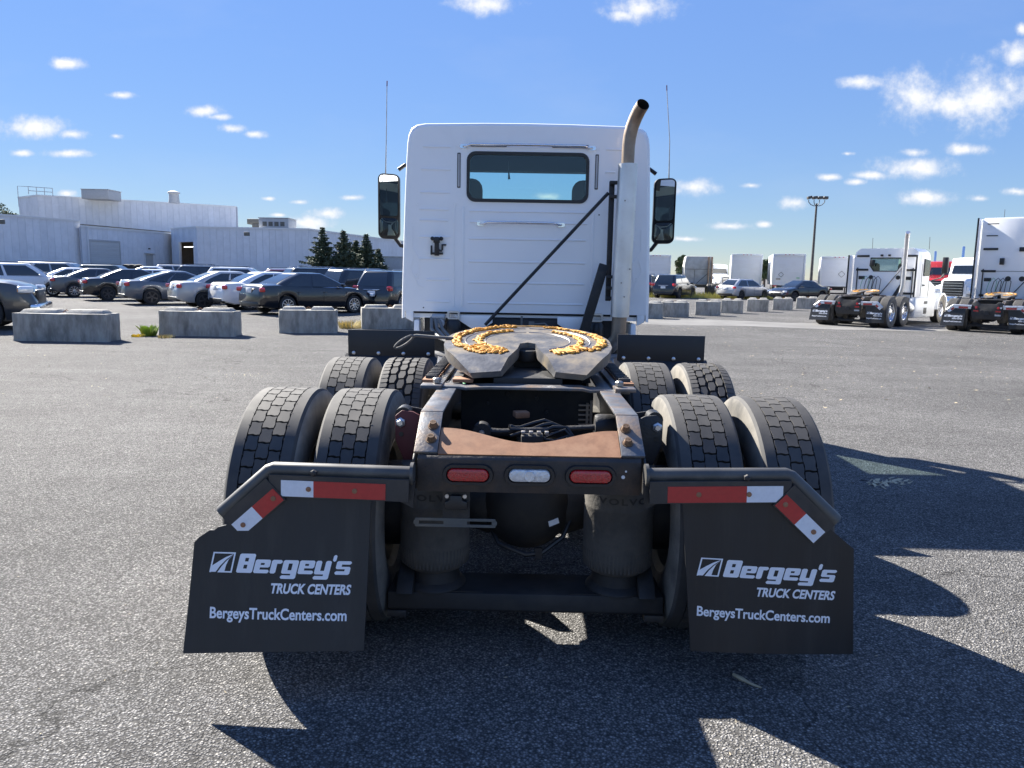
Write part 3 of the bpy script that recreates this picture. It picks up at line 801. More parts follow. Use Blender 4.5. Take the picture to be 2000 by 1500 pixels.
xm = MB().box((0,3.86,.86),(.68,.012,.27)).box((0,4.16,.93),(.66,.02,.12)).box((0,3.9,.735),(.68,.1,.012))
xo = xm.build('crossmember', MT['chassis2'], truck)
for (x, z) in ((-.2,.9),(-.1,.95),(.05,.93),(.1,.86),(-.05,.86)): MB().lathe([(3.854,.012),(3.846,.010),(3.846,0)],(x,0,z),'y',6).build('bolt', MT['chassis'], xo)
MB().box((0,5.2,.87),(.8,.14,.2)).build('crossmember', MT['chassis2'], truck, bevel=.01)
# release handle
hd = MB(); lp = []
for k in range(25):
    a = 2*pi*k/24; lp.append((-.688-.052*cos(a)+.006*sin(a), 4.2-.01*sin(a), 1.175+.030*cos(a)*-1+.022*sin(a)))
hd.tube(lp, .007, 7, caps=False); hd.tube([(-.642,4.2,1.205),(-.62,4.2,1.212),(-.52,4.2,1.205),(-.40,4.2,1.2)], .009, 7)
hd.build('release_handle', MT['conc_new'], truck)

# --- rear suspension: air springs, transverse beam, axle, brackets, plate bracket
def text_on_bag(cx, cy):
    vs, fs = text_polys('VOLVO', 1, .03, 0, 1.25)
    q = fit(vs, -.105, .105, .645, .672)
    out = []
    for (x, z) in q:
        a = x/.146; out.append((cx+.1475*sin(a), cy-.1475*cos(a), z))
    return out, fs
for yb in (3.1, 4.37):
    for s in (-1, 1):
        b = MB()
        b.lathe([(.79,.06),(.785,.13),(.775,.143),(.75,.146),(.62,.146),(.615,.148),(.605,.146),(.40,.147),(.36,.141),(.335,.125),(.325,.108)], (s*.388,yb,0), 'z', 40)
        bo = b.build('air_spring', MT['airbag'], truck, smooth=40)
        p = MB().lathe([(.335,.100),(.30,.103),(.275,.108),(.258,.128),(.252,.132),(.246,.132)], (s*.388,yb,0), 'z', 32); p.build('spring_piston', MT['chassis2'], bo)
        if yb < 3.5:
            rb = MB()
            for k in range(56):
                a = 2*pi*k/56
                rb.bar((s*.388+.1465*cos(a),yb+.1465*sin(a),.43),(s*.388+.142*cos(a),yb+.142*sin(a),.352),.006,.004,upv=(cos(a),sin(a),0))
            tag(rb.build('moulded_rib', MT['airbag'], bo), None, kind='stuff')
            vs, fs = text_on_bag(s*.388, yb); MB().add(vs, fs).build('lettering', MT['chassis2'], bo)
tbm = MB()
for yb in (3.1,):
    tbm.prism([(yb-.11,.166),(yb-.12,.175),(yb-.115,.246),(yb+.11,.246),(yb+.11,.166)], YZ(-.572), 1.144)
tbo = tbm.build('transverse_beam', MT['chassis2'], truck, bevel=.006)
for s in (-1, 1):
    MB().box((s*.535,3.03,.152),(.08,.1,.028)).cyl((s*.535,3.02,.14),(s*.535,3.02,.118),.010,n=8).build('beam_foot', MT['chassis'], tbo, bevel=.003)
    MB().box((s*.30,3.0,.247),(.24,.012,.004)).build('beam_slot', MT['chassis2'], tbo)
for ya in (3.35, 4.62):
    ax = MB().cyl((-.98,ya,.51),(.98,ya,.51),.065,n=20)
    ax.lathe([(-.21,.06),(-.19,.12),(-.13,.185),(-.02,.215),(.08,.21),(.2,.15),(.34,.09),(.36,.0)], (0,ya,.545), 'y', 36)
    ax.tube([(-.35,ya,.52),(-.18,ya,.53),(.18,ya,.53),(.35,ya,.52)],[.075,.14,.14,.075],16)
    ao = ax.build('drive_axle', MT['chassis2'], truck, smooth=45)
    if ya < 4:
        lab = MB().box((.118,3.162,.50),(.05,.003,.024),M=Matrix.Rotation(R(-14),3,'Y')@Matrix.Rotation(R(28),3,'Z')); lab.build('sticker', MT['plate_w'], ao)
        MB().tube([(-.17,3.27,.46),(-.12,3.2,.385),(0,3.16,.352),(.07,3.165,.36),(.16,3.2,.42),(.2,3.24,.5)],.011,8).build('axle_hose', MT['black'], ao)
        MB().box((.055,3.155,.362),(.03,.02,.05)).build('hose_clip', MT['black'], ao)
    for s in (-1, 1):
        MB().lathe([(-.09,.19),(.09,.19)], (s*.545,ya,.52), 'x', 32).build('brake_drum', MT['chassis2'], ao)
MB().cyl((0,3.7,.62),(0,8,.72),.055,n=16).build('drive_shaft', MT['chassis2'], truck)
for s in (-1, 1):                                 # trailing arms under the frame
    MB().prism([(2.95,.25),(3.1,.19),(3.4,.36),(3.9,.42),(3.95,.62),(3.85,.72),(3.8,.5),(3.35,.46),(3.0,.30)], YZ(s*.50-.035), .07).build('trailing_arm', MT['chassis2'], truck, bevel=.006)
for s in (-1, 1):                                 # ramp roller brackets on the frame sides
    br = MB().prism([(s*.432,.78),(s*.432,.965),(s*.48,.99),(s*.525,.995),(s*.553,.972),(s*.553,.87),(s*.50,.74)], XZ(3.075), .012)
    bo = br.build('roller_bracket', MT['redplate'] if s < 0 else MT['chassis'], truck, bevel=.002)
    MB().prism([(s*.436,.80),(s*.436,.985),(s*.53,1.0),(s*.553,.972),(s*.553,.87)], XZ(3.16), .010).build('bracket_plate', MT['chassis'], bo)
    MB().cyl((s*.522,3.088,.972),(s*.522,3.159,.972),.034,n=18).build('roller', MT['black'], bo)
    MB().lathe([(3.075,.021),(3.066,.021),(3.062,.014),(3.054,.012),(3.054,0)],(s*.530,0,.945),'y',6).build('bolt', MT['satin'], bo)
    MB().lathe([(3.0745,.010),(3.072,.010),(3.072,0)],(s*.528,0,.895),'y',10).build('bolt_hole', MT['black'], bo)
tr = MB().tube([(-.20,3.42,.842),(-.12,3.42,.842),(.28,3.40,.872),(.40,3.40,.88)],[.018,.013,.013,.018],10)
tr.lathe([(-.03,.042),(.03,.042)],(-.21,3.42,.842),'y',18); tr.lathe([(-.045,.05),(-.03,.056),(.03,.056),(.045,.05)],(.35,3.40,.88),'x',18)
tr.build('torque_rod', MT['chassis'], truck)
MB().prism([(-.26,.62),(-.16,.62),(-.175,.85),(-.21,.875),(-.245,.85)], XZ(3.44), .02).build('rod_bracket', MT['chassis2'], truck)
MB().lathe([(3.38,.014),(3.37,.012),(3.37,0)],(-.21,0,.842),'y',8).build('bolt', MT['satin'], truck)
cb = MB(); rc = random.Random(5)
for k in range(5):
    cb.tube([(-.08+.05*t+rc.uniform(-.01,.01), 3.36+.02*k, .835+.02*sin(t*1.3+k)+.010*k) for t in range(6)]+[(.25,3.36,.77),(.28,3.4,.7)], .007+.003*rc.random(), 6)
cb.build('cable_bundle', MT['black'], truck)
MB().box((.02,3.34,.80),(.10,.08,.10)).cyl((-.01,3.30,.77),(-.01,3.36,.77),.045).build('brake_valve', MT['chassis2'], truck, bevel=.008)
vl = MB()
for k in range(4): vl.box((-.02+.035*k,3.33,.858),(.018,.03,.014))
vl.build('hose_fitting', MT['steel'], truck, bevel=.002)
MB().box((-.03,3.55,.90),(.07,.06,.03),rz=.3).build('hose_fitting', MT['rust'], truck, bevel=.006)
sv = MB()
for k in range(5): sv.box((.30,3.84-.0*k,.90-.025*k),(.07,.015,.008)); 
sv.box((.31,3.845,.85),(.012,.02,.12)).box((.33,3.845,.86),(.012,.02,.13)); sv.build('valve_block', MT['steel'], truck)
lb = MB().box((-.275,2.80,.685),(.104,.004,.125)); lo = lb.build('licence_plate_bracket', MT['chassis'], truck)
sb = MB(); o_ = rrect(.31,.036,.0175,5,-.278,.612)
n_ = len(o_); rings = []
i1, i2 = rrect(.095,.016,.0078,5,-.375,.612), rrect(.095,.016,.0078,5,-.180,.612)
sb.prism(rrect(.31,.010,.0045,3,-.278,.624), XZ(2.796), .003); sb.prism(rrect(.31,.010,.0045,3,-.278,.600), XZ(2.796), .003)
for xx in (-.428,-.278,-.128): sb.prism(rrect(.02 if xx != -.278 else .09,.016,.004,2,xx,.612), XZ(2.796), .003)
sb.build('slotted_bar', MT['unitdark'], lo)
ll = MB().prism([(-.318,.67),(-.318,.70),(-.30,.705),(-.295,.725),(-.255,.725),(-.25,.705),(-.232,.70),(-.232,.67)], XZ(2.775), .022); llo = ll.build('plate_lamp', MT['black'], lo, bevel=.003)
for xx in (-.31,-.242): MB().lathe([(2.797,.008),(2.79,.008),(2.79,0)],(xx,0,.718),'y',8).build('bolt', MT['satin'], lo)

# --- fender plates ahead of the drive wheels
for s in (-1, 1):
    fp_ = MB()
    fp_.box((s*.945,5.30,1.055),(.61,.008,.20)); fo = fp_.build('fender_plate', MT['blacksat'], truck, bevel=.002)
    MB().prism([(5.31,.97),(5.31,.985),(5.20,.90),(5.16,.62),(5.17,.615),(5.21,.89)], YZ(s*.945-.325), .65).build('fender_skirt', MT['blacksat'], fo)
    for k in range(4):
        MB().lathe([(5.295,.014),(5.288,.013),(5.284,.006),(5.284,0)],(s*(.685+.175*k),0,.992),'y',8).build('bolt', MT['satin'], fo)
# ------------------------------------------------------------------ day cab of the truck in front
YB = 7.1
CABO = [(1.16,1.13),(1.156,1.4),(1.145,1.75),(1.135,2.05),(1.124,2.35),(1.113,2.58),(1.104,2.73),(1.092,2.80),(1.066,2.855),(1.02,2.886),(.94,2.90),(.4,2.912),(0,2.915)]
def cab_ring(y, ins, slant=False):
    out = []
    for s in (1, -1):
        seq = CABO if s == 1 else CABO[::-1][1:]
        for (x, z) in seq:
            zz = z if z < 1.5 else z-ins*min(1, (z-1.5)/1.2)
            yy = y
            if slant: yy = y+max(0, 2.72-zz)*.42
            out.append(Vector((s*max(0, x-ins*(1 if x > .9 else x/.9)), yy, zz+(ins*.3 if z < 1.2 else 0))))
    return out
sh = MB()
ys = [(7.1,.034),(7.108,.014),(7.13,.003),(7.18,0),(7.55,0),(8.42,0)]
rings = [cab_ring(y, i) for y, i in ys]+[cab_ring(8.62, .0, True)]
n = len(rings[0]); vs = [v for r in rings for v in r]; fs = []
for i in range(len(rings)-1):
    for k in range(n-1):
        z0, z1 = vs[i*n+k].z, vs[i*n+k+1].z
        if i == 4 and min(z0, z1) >= 1.74 and max(z0, z1) <= 2.6: continue      # door windows
        fs.append([i*n+k, i*n+k+1, (i+1)*n+k+1, (i+1)*n+k])
sh.add(vs, fs)
# floor, firewall and windscreen header
cabo = sh.build('cab_shell', MT['white'], truck, smooth=50)
# rear wall with the window opening
def holed(name, outer, holes, y, m, parent, depth=.03):
    bm = bmesh.new(); ed = []
    for loop in [outer]+holes:
        vv = [bm.verts.new((x, y, z)) for x, z in loop]
        ed += [bm.edges.new((vv[i], vv[(i+1)%len(vv)])) for i in range(len(vv))]
    bmesh.ops.triangle_fill(bm, use_beauty=True, use_dissolve=False, edges=ed)
    bm.verts.index_update()
    vs = [v.co.copy() for v in bm.verts]; fs = [[v.index for v in f.verts] for f in bm.faces]; bm.free()
    N_ = len(vs); mb = MB(); mb.add(vs+[v+Vector((0,depth,0)) for v in vs], fs+[[i+N_ for i in f[::-1]] for f in fs])
    o = 0
    for loop in [outer]+holes:
        L = len(loop); mb.f += [[o+i, o+(i+1)%L, N_+o+(i+1)%L, N_+o+i] for i in range(L)]; o += L
    return mb.build(name, m, parent, smooth=30)
wall_out = [(v.x, v.z) for v in cab_ring(7.1,.034)]
wall_out = [(x, z if z > 1.2 else 1.2) for x, z in wall_out]
WIN = rrect(1.09,.425,.07,5,0,2.432)
wall = holed('cab_rear_wall', wall_out, [WIN], YB, MT['white'], truck)
# lower corner skirts of the cab
for s in (-1, 1):
    MB().prism([(s*1.118,1.21),(s*1.118,1.135),(s*1.05,1.10),(s*1.045,1.21)], XZ(7.103), .05).build('corner_skirt', MT['white'], cabo, bevel=.006)
MB().box((0,7.86,1.2),(2.2,1.45,.04)).build('cab_floor', MT['interior'], cabo)
# pressed ribs on the wall
def rib(x0, x1, z, h=.022):
    mb = MB(); p = rrect(x1-x0, h, h*.48, 3, (x0+x1)/2, z); c = ((x0+x1)/2, z)
    mb.loft([[(q[0], YB+.002, q[1]) for q in p], [(q[0]-(.004 if q[0] > c[0] else -.004), YB-.0065, c[1]+(q[1]-c[1])*.45) for q in p]])
    mb.build('pressed_rib', MT['white'], wall, smooth=60)
for z, a, b in ((2.69,-.96,-.70),(2.49,-.975,-.70),(2.285,-.985,-.705),(2.134,-.99,-.715),(2.035,-.99,-.72),(1.885,-.995,-.70),(1.685,-.995,-.70),(1.495,-.93,-.705),(1.294,-.93,-.705),
                (2.126,-.53,.555),(2.026,-.53,.555),(1.876,-.535,.55),(1.668,-.535,.55),(1.476,-.54,.545),(1.287,-.54,.54),
                (2.69,.70,.86),(2.49,.70,.80),(2.285,.86,1.0),(2.134,.86,1.0),(1.885,.90,1.0),(1.685,.90,1.0)): rib(a, b, z)
def vrib(x, z0, z1, w=.02):
    mb = MB(); p = rrect(w, z1-z0, w*.48, 3, x, (z0+z1)/2)
    mb.loft([[(q[0], YB+.002, q[1]) for q in p], [(x+(q[0]-x)*.45, YB-.0055, q[1]) for q in p]]); mb.build('pressed_rib', MT['white'], wall, smooth=60)
vrib(-.585,1.25,2.16,.03); vrib(.61,1.40,2.2,.03); vrib(-.665,1.25,2.2,.014)
for s in (-1, 1):                                   # pressed corner panel
    mb = MB(); pts = [(s*1.05,1.98),(s*1.06,1.80),(s*.985,1.66),(s*1.0,1.50),(s*1.075,1.56)]
    for a, b in zip(pts[:-2], pts[1:-1]): mb.bar((a[0],YB-.001,a[1]),(b[0],YB-.001,b[1]),.012,.010,upv=(0,1,0))
    pts2 = [(s*1.045,1.70),(s*1.075,1.60),(s*1.0,1.44),(s*.95,1.42)]
    for a, b in zip(pts2[:-1], pts2[1:]): mb.bar((a[0],YB-.001,a[1]),(b[0],YB-.001,b[1]),.012,.010,upv=(0,1,0))
    mb.build('pressed_rib', MT['white'], wall)
for (x, z, r) in ((-1.02,1.53,.026),(-.655,1.53,.016),(-.66,2.18,.018),(-1.005,2.18,.015),(1.02,1.53,.02),(.99,1.98,.014),(-.65,2.69,.012),(.64,2.69,.012),(1.0,2.10,.012)):
    MB().lathe([(YB+.001,r),(YB-.004,r*.92),(YB-.004,r*.6),(YB-.001,r*.5),(YB-.001,0)],(x,0,z),'y',16).build('panel_plug', MT['white'], wall)
for (x, z) in ((-.95,1.235),(.66,2.11),(.985,2.14)): MB().lathe([(YB+.001,.007),(YB-.004,.006),(YB-.004,0)],(x,0,z),'y',8).build('screw', MT['black'], wall)
# window seal and glass
sl = MB(); a, b = rrect(1.115,.45,.08,6,0,2.432), rrect(1.055,.385,.06,6,0,2.432)
sl.loft([[(x,YB-.001,z) for x,z in a],[(x*.995,YB-.014,2.432+(z-2.432)*.985) for x,z in a],[(x*1.008,YB-.014,2.432+(z-2.432)*1.02) for x,z in b],[(x,YB+.01,z) for x,z in b]], cap=False)
slo = sl.build('rear_window_seal', MT['black'], wall, smooth=40)
MB().prism(rrect(1.07,.40,.062,6,0,2.432), XZ(YB+.004), .005).build('rear_window_glass', MT['cabglass'], wall)
# slots and grab bars
def slot(x, z0, z1):
    w = .030; mb = MB()
    mb.prism(rrect(w, z1-z0, .004, 1, x, (z0+z1)/2), XZ(YB-.004), .005); o = mb.build('slot_trim', MT['black'], wall)
    MB().prism(rrect(w*.55, (z1-z0)-.02, .003, 1, x, (z0+z1)/2), XZ(YB-.0075), .004).build('slot_strip', MT['unit'], o)
slot(-.628, 2.33, 2.64); slot(.625, 2.335, 2.645)
for (xa, xb) in ((-.52,-.20),(.22,.54)):
    mb = MB(); w = .008
    for c, d in (((xa+xb)/2,2.722),((xa+xb)/2,2.700)): mb.box((c,YB-.003,d),(xb-xa,.005,.005))
    for x in (xa, xb): mb.box((x,YB-.003,2.711),(.005,.005,.026))
    mb.build('sticker_outline', MT['black'], wall)
def grab(x0, x1, z, drop=0):
    mb = MB(); pts = [(x0,YB-.008,z),(x0+.03,YB-.03,z),(x0+.07,YB-.055,z+.012),((x0+x1)/2,YB-.058,z+.014),(x1-.07,YB-.055,z+.012),(x1-.03,YB-.03,z),(x1,YB-.008,z)]
    mb.tube(pts, .0105, 10)
    for x in (x0, x1): mb.prism(rrect(.07,.036,.016,4,x,z), XZ(YB-.010), .011)
    o = mb.build('grab_bar', MT['chrome'], wall, smooth=50)
    for x in (x0, x1): MB().lathe([(YB-.010,.010),(YB-.017,.009),(YB-.017,0)],(x,0,z),'y',8).build('bolt', MT['steel'], o)
grab(-.585,.575,2.696); grab(-.425,.315,2.012)
# hose hanger on the wall
lt = MB()
lt.box((-.825,YB-.02,1.80),(.04,.04,.17)).box((-.825,YB-.012,1.735),(.115,.012,.02)).box((-.875,YB-.014,1.765),(.016,.018,.085)).box((-.775,YB-.014,1.79),(.016,.018,.05)).box((-.76,YB-.014,1.815),(.045,.016,.014)).box((-.825,YB-.035,1.855),(.055,.05,.05))
lt.cyl((-.865,YB-.03,1.87),(-.865,YB-.005,1.87),.019,n=12).cyl((-.785,YB-.03,1.87),(-.785,YB-.005,1.87),.019,n=12)
lt.tube([(-.825,YB-.03,1.80),(-.80,YB-.03,1.76),(-.775,YB-.03,1.76)],.012,6)
lt.build('hose_hanger', MT['black'], wall, bevel=.004)
# side and front glass, headliner, seats, dash
for s in (-1, 1):
    mb = MB(); pts = [(s*1.141,2.0),(s*1.14,1.75)]
    vs = [Vector((s*(x-.012), y, z)) for y in (7.55,8.42) for (x, z) in CABO if 1.74 <= z <= 2.6]
    m_ = len(vs)//2
    mb.add(vs, [[i, i+1, m_+i+1, m_+i] for i in range(m_-1)]); mb.build('door_glass', MT['lightglass'], cabo)
    fr = MB()
    fr.tube([Vector((s*(x-.004), 7.55, z)) for (x, z) in CABO if 1.74 <= z <= 2.6], .018, 6); fr.tube([Vector((s*(x-.004), 8.42, z)) for (x, z) in CABO if 1.74 <= z <= 2.6], .018, 6)
    fr.build('door_frame', MT['black'], cabo)
    st = MB()
    st.prism(rrect(.50,.86,.12,4,s*.60,1.85), XZ(7.42), .14); st.prism(rrect(.34,.36,.10,4,s*.60,2.28), XZ(7.43), .12); st.box((s*.60,7.72,1.45),(.52,.55,.16))
    st.build('seat', MT['seat'], cabo, bevel=.04)
wsr = cab_ring(8.62,.0,True)
hdr = [v for v in wsr if v.z >= 2.72]
fr = MB()
lo = [v for v in wsr if v.z < 1.8]
fr.add([Vector((1.10,9.03,1.8)),Vector((-1.10,9.03,1.8)),Vector((-1.15,9.30,1.14)),Vector((1.15,9.30,1.14))], [[0,1,2,3]])
fr.build('firewall', MT['white'], cabo)
gl = [Vector((s_*x, 8.615+max(0,2.72-z)*.42, z)) for s_, x, z in ((1,1.14,1.78),(1,1.12,2.3),(1,1.06,2.68),(-1,1.06,2.68),(-1,1.12,2.3),(-1,1.14,1.78))]
MB().add(gl, [[0,1,2,3,4,5]]).build('windscreen', MT['cabglass'], cabo)
hb = MB(); hb.box((0,8.55,2.765),(2.0,.16,.20)).box((0,7.9,2.86),(1.95,1.4,.02)).box((.0,7.30,2.80),(1.9,.3,.10)).box((0,8.95,1.78),(2.1,.5,.2))
hb.build('headliner', MT['interior'], cabo)
MB().tube([(-.18,7.4,2.62),(-.18,7.4,2.53),(-.175,7.4,2.45)],[.004,.004,.012],6).build('pull_cord', MT['black'], cabo)
MB().lathe([(.0,.2),(.02,.21),(.04,.2)],(-.6,8.45,2.02),'z',24).build('steering_wheel', MT['black'], cabo)
# mirrors with antennas
for s in (-1, 1):
    x0, x1 = 1.385, 1.598
    mh = MB(); mid = (x0+x1)/2; w = x1-x0
    p = [(s*(mid+a), z) for a, z in rrect(w,.69,.06,5,0,2.262)]
    sl_ = lambda x: (s*x-mid)*-.62
    mh.loft([[(x,8.40+sl_(x),z) for x,z in p],[(s*mid+(x-s*mid)*1.03,8.43+sl_(x),2.262+(z-2.262)*1.01) for x,z in p],[(s*mid+(x-s*mid)*.9,8.52+sl_(x)*.5,2.262+(z-2.262)*.95) for x,z in p],[(s*mid+(x-s*mid)*.6,8.56,2.262+(z-2.262)*.8) for x,z in p]])
    mo = mh.build('mirror_housing', MT['black'], truck, smooth=40)
    up_ = rrect(w-.035,.43,.035,4,0,2.375); lo_ = rrect(w-.035,.185,.035,4,0,2.045)
    ang = R(5)*s
    for poly, nm, k_ in ((up_,'mirror_glass',0),(lo_,'spot_mirror_glass',1)):
        g_ = MB()
        if k_ == 0: g_.add([(s*mid+a, 8.396+sl_(s*mid+a), z) for a, z in poly], [list(range(len(poly)))])
        else:
            zc = 2.045; rg_ = []
            for f_ in (1,.75,.5,.25): rg_.append([(s*mid+a*f_, 8.396+sl_(s*mid+a*f_)-.012*(1-f_*f_), zc+(z-zc)*f_) for a, z in poly])
            g_.loft(rg_, cap=False); g_.add(rg_[-1], [list(range(len(poly)))])
        g_.build(nm, MT['mirror'], mo)
    ar = MB().tube([(s*1.40,8.48,2.66),(s*1.33,8.48,2.71),(s*1.2,8.5,2.70),(s*1.10,8.55,2.62)],.022,8); ar.build('mirror_arm', MT['black'], mo)
    ar = MB().tube([(s*1.44,8.48,1.93),(s*1.38,8.48,1.85),(s*1.24,8.5,1.82),(s*1.14,8.55,1.86)],.022,8)
    ar.build('mirror_arm', MT['black'], mo)
    ant = MB().tube([(s*1.535,8.45,2.60),(s*1.525,8.45,3.0),(s*(1.515 if s < 0 else 1.47),8.45,3.52)],[.007,.0045,.004],6)
    ao = ant.build('antenna', MT['steel'], mo)
    MB().cyl((s*(1.515 if s < 0 else 1.47),8.45,3.52),(s*(1.513 if s < 0 else 1.466),8.45,3.575),.006,n=6).build('antenna_tip', MT['maroon'] if 'maroon' in MT else MT['p_maroon'], ao)
rv = MB().prism([(1.28,2.62),(1.17,2.66),(1.14,2.58),(1.26,2.50)], XZ(8.3), .3); rv.build('visor_fairing', MT['black'], cabo)
# exhaust stack
SX, SY = .868, 6.75
st = MB()
pts = [(SX-.012,SY,2.45),(SX-.010,SY,2.66),(SX-.004,SY-.002,2.74),(SX+.012,SY-.010,2.82),(SX+.038,SY-.03,2.895),(SX+.062,SY-.068,2.95),(SX+.082,SY-.125,2.985)]
st.tube(pts, [.056,.056,.057,.057,.057,.057,.056], 20, caps=False)
in_ = MB().tube(pts, [.052]*7, 20, caps=False)
so = st.build('exhaust_pipe', MT['stack'], truck, smooth=60); in_.build('pipe_lining', MT['groove'], so)
st = MB(); st.tube([(SX-.03,SY,1.25),(SX-.035,SY,1.08),(SX-.045,SY,1.0),(SX-.10,SY+.05,.93),(SX-.22,SY+.1,.90)], .066, 18)
st.build('lower_exhaust_pipe', MT['stack'], truck, smooth=60)
hs = MB().lathe([(1.20,.083),(2.515,.083)],(0,0,0),'z',28)
hs.v = [(x+SX-.03+.022*(z-1.2)/1.3, y+SY, z) for x, y, z in hs.v]
MB_h = hs.build('heat_shield', MT['galv'], so, smooth=60)
sm = MB()
for (x, z) in ((.835,2.20),(.83,1.50),(.86,1.38),(.90,1.62)): sm.lathe([(SY-.078,.008),(SY-.088,.007),(SY-.088,0)],(x,0,z),'y',6)
sm.build('screw', MT['steel'], MB_h)
po = MB()
po.box((.745,6.9,1.86),(.045,.05,1.05)).box((.745,6.93,1.86),(.02,.02,1.0))
post = po.build('stack_post', MT['chassis'], truck, bevel=.004)
for z in (2.37,2.25,1.55,1.45,1.36): MB().box((.785,6.86,z),(.13,.06,.028)).build('stack_clamp', MT['chassis'], post, bevel=.003)
MB().box((.80,6.86,2.31),(.02,.03,.09)).build('stack_clamp', MT['chassis'], post, bevel=.003)
MB().bar((.70,6.9,1.66),(.535,6.88,1.05),.085,.05,upv=(0,1,0)).build('post_brace', MT['chassis'], post, bevel=.004)
MB().tube([(.715,6.89,2.285),(-.36,6.85,1.10)],.015,8).build('brace_rod', MT['chassis'], post)
# below the cab: mounts, hoses, brackets, tanks
MB().box((0,7.16,1.165),(2.1,.03,.05)).build('cab_sill', MT['white'], cabo)
for s in (-1, 1):
    MB().prism([(s*.30,1.175),(s*.66,1.175),(s*.60,1.12),(s*.44,1.02),(s*.30,1.11)], XZ(7.02), .012).build('mount_gusset', MT['white'], truck, bevel=.003)
    cm = MB(); a, b = rrect(.115,.075,.018,3,s*.66,1.175), rrect(.08,.045,.012,3,s*.66,1.175)
    cm.loft([[(x,7.05,z) for x,z in a],[(x,6.99,z) for x,z in a],[(x,6.99,z) for x,z in b],[(x,7.05,z) for x,z in b]], cap=False); cmo = cm.build('cab_mount', MT['satin'], truck)
    MB().lathe([(.98,.06),(1.0,.068),(1.10,.068),(1.13,.05)],(s*.66,7.02,0),'z',20).build('cab_air_spring', MT['black'], cmo)
    MB().prism([(s*1.03,1.12),(s*.985,1.12),(s*.975,.84),(s*1.04,.84)], XZ(7.05), .35).build('side_panel', MT['white'], truck, bevel=.008)
    tk = MB().lathe([(5.55,.0),(5.55,.26),(5.58,.30),(5.62,.31),(6.75,.31),(6.79,.30),(6.82,.26),(6.82,0)],(s*.82,0,.56),'y',32)
    to = tk.build('fuel_tank', MT['satin'], truck)
    for yy in (5.9,6.45): MB().lathe([(yy-.03,.313),(yy-.03,.318),(yy+.03,.318),(yy+.03,.313)],(s*.82,0,.56),'y',32,closed=True).build('tank_strap', MT['steel'], to)
MB().box((0,8.0,.88),(.8,1.9,.55)).build('transmission', MT['chassis2'], truck, bevel=.06)
MB().box((0,7.2,.98),(1.9,.05,.32)).build('cab_crossmember', MT['chassis2'], truck)
hz = MB()
for k in range(3): hz.tube([(-.86+.03*k,7.0,1.15),(-.85+.05*k,6.9,1.05),(-.76+.05*k,6.7,.99),(-.6,6.4,.97),(-.4,6.0,.98)],.016,8)
hz.build('air_hose', MT['hose'], truck)
MB().box((-.80,7.05,1.15),(.12,.06,.06)).cyl((-.86,7.0,1.155),(-.74,7.0,1.155),.022,n=10).cyl((-.78,7.02,1.10),(-.78,6.97,1.10),.04,n=14).build('air_valve', MT['unit'], truck, bevel=.004)
MB().cyl((-.3,6.3,1.0),(.3,6.3,1.0),.09,n=20).build('air_tank', MT['chassis2'], truck)
MB().tube([(-.03,6.95,1.18),(-.03,6.95,1.0)],.010,6).build('brake_line', MT['hose'], truck)
MB().tube([(.06,6.9,1.11),(.18,6.9,1.12),(.26,6.85,1.05)],.008,6).box((.06,6.9,1.10),(.05,.03,.07)).build('brake_line', MT['hose'], truck)
MB().tube([(-.33,3.8,1.02),(-.31,3.75,1.0)],.006,5).tube([(.12,3.8,1.03),(.16,3.72,1.01)],.006,5).build('green_hose', MT['hosegreen'], truck)
# hood, grille, bumper, steering axle
hd = MB(); rings = []
for (y, w, zt) in ((8.95,1.10,1.80),(9.3,1.08,1.74),(9.9,1.0,1.66),(10.6,.92,1.54),(10.95,.84,1.40),(11.05,.76,1.1)):
    rings.append([(w*.98,y,.95),(w,y,1.2),(w*.97,y,zt-.14),(w*.86,y,zt-.03),(w*.5,y,zt+.01),(0,y,zt+.02),(-w*.5,y,zt+.01),(-w*.86,y,zt-.03),(-w*.97,y,zt-.14),(-w,y,1.2),(-w*.98,y,.95)])
hd.loft(rings, cap=True, closed=True)
ho = hd.build('hood', MT['white'], truck, smooth=40)
MB().box((0,11.04,1.15),(1.1,.06,.5)).build('grille', MT['black'], ho, bevel=.02)
MB().prism([(-1.2,.35),(1.2,.35),(1.2,.78),(-1.2,.78)], XZ(10.95), .22).build('front_bumper', MT['white'], truck, bevel=.05)
for s in (-1, 1):
    fd = MB(); o_ = [(9.9+.66*cos(a), .55+.66*sin(a)) for a in [R(t) for t in range(0, 181, 12)]]+[(9.9-.58*cos(a), .55+.58*sin(a)) for a in [R(t) for t in range(0, 181, 12)]]
    fd.prism(o_, YZ(s*1.02-.16), .32); fd.build('front_fender', MT['white'], ho)
    MB().prism([(8.95,.75),(10.3,.75),(10.45,1.25),(8.95,1.25)], YZ(s*1.07-.06),.12).build('fender_side', MT['white'], ho, bevel=.03)
    MB().box((s*.98,8.1,.60),(.28,1.3,.5)).build('step_fairing', MT['white'], truck, bevel=.03)
MB().cyl((-.95,9.9,.52),(.95,9.9,.52),.06).build('steering_axle', MT['chassis2'], truck)
OFF = Vector((0,0,0))
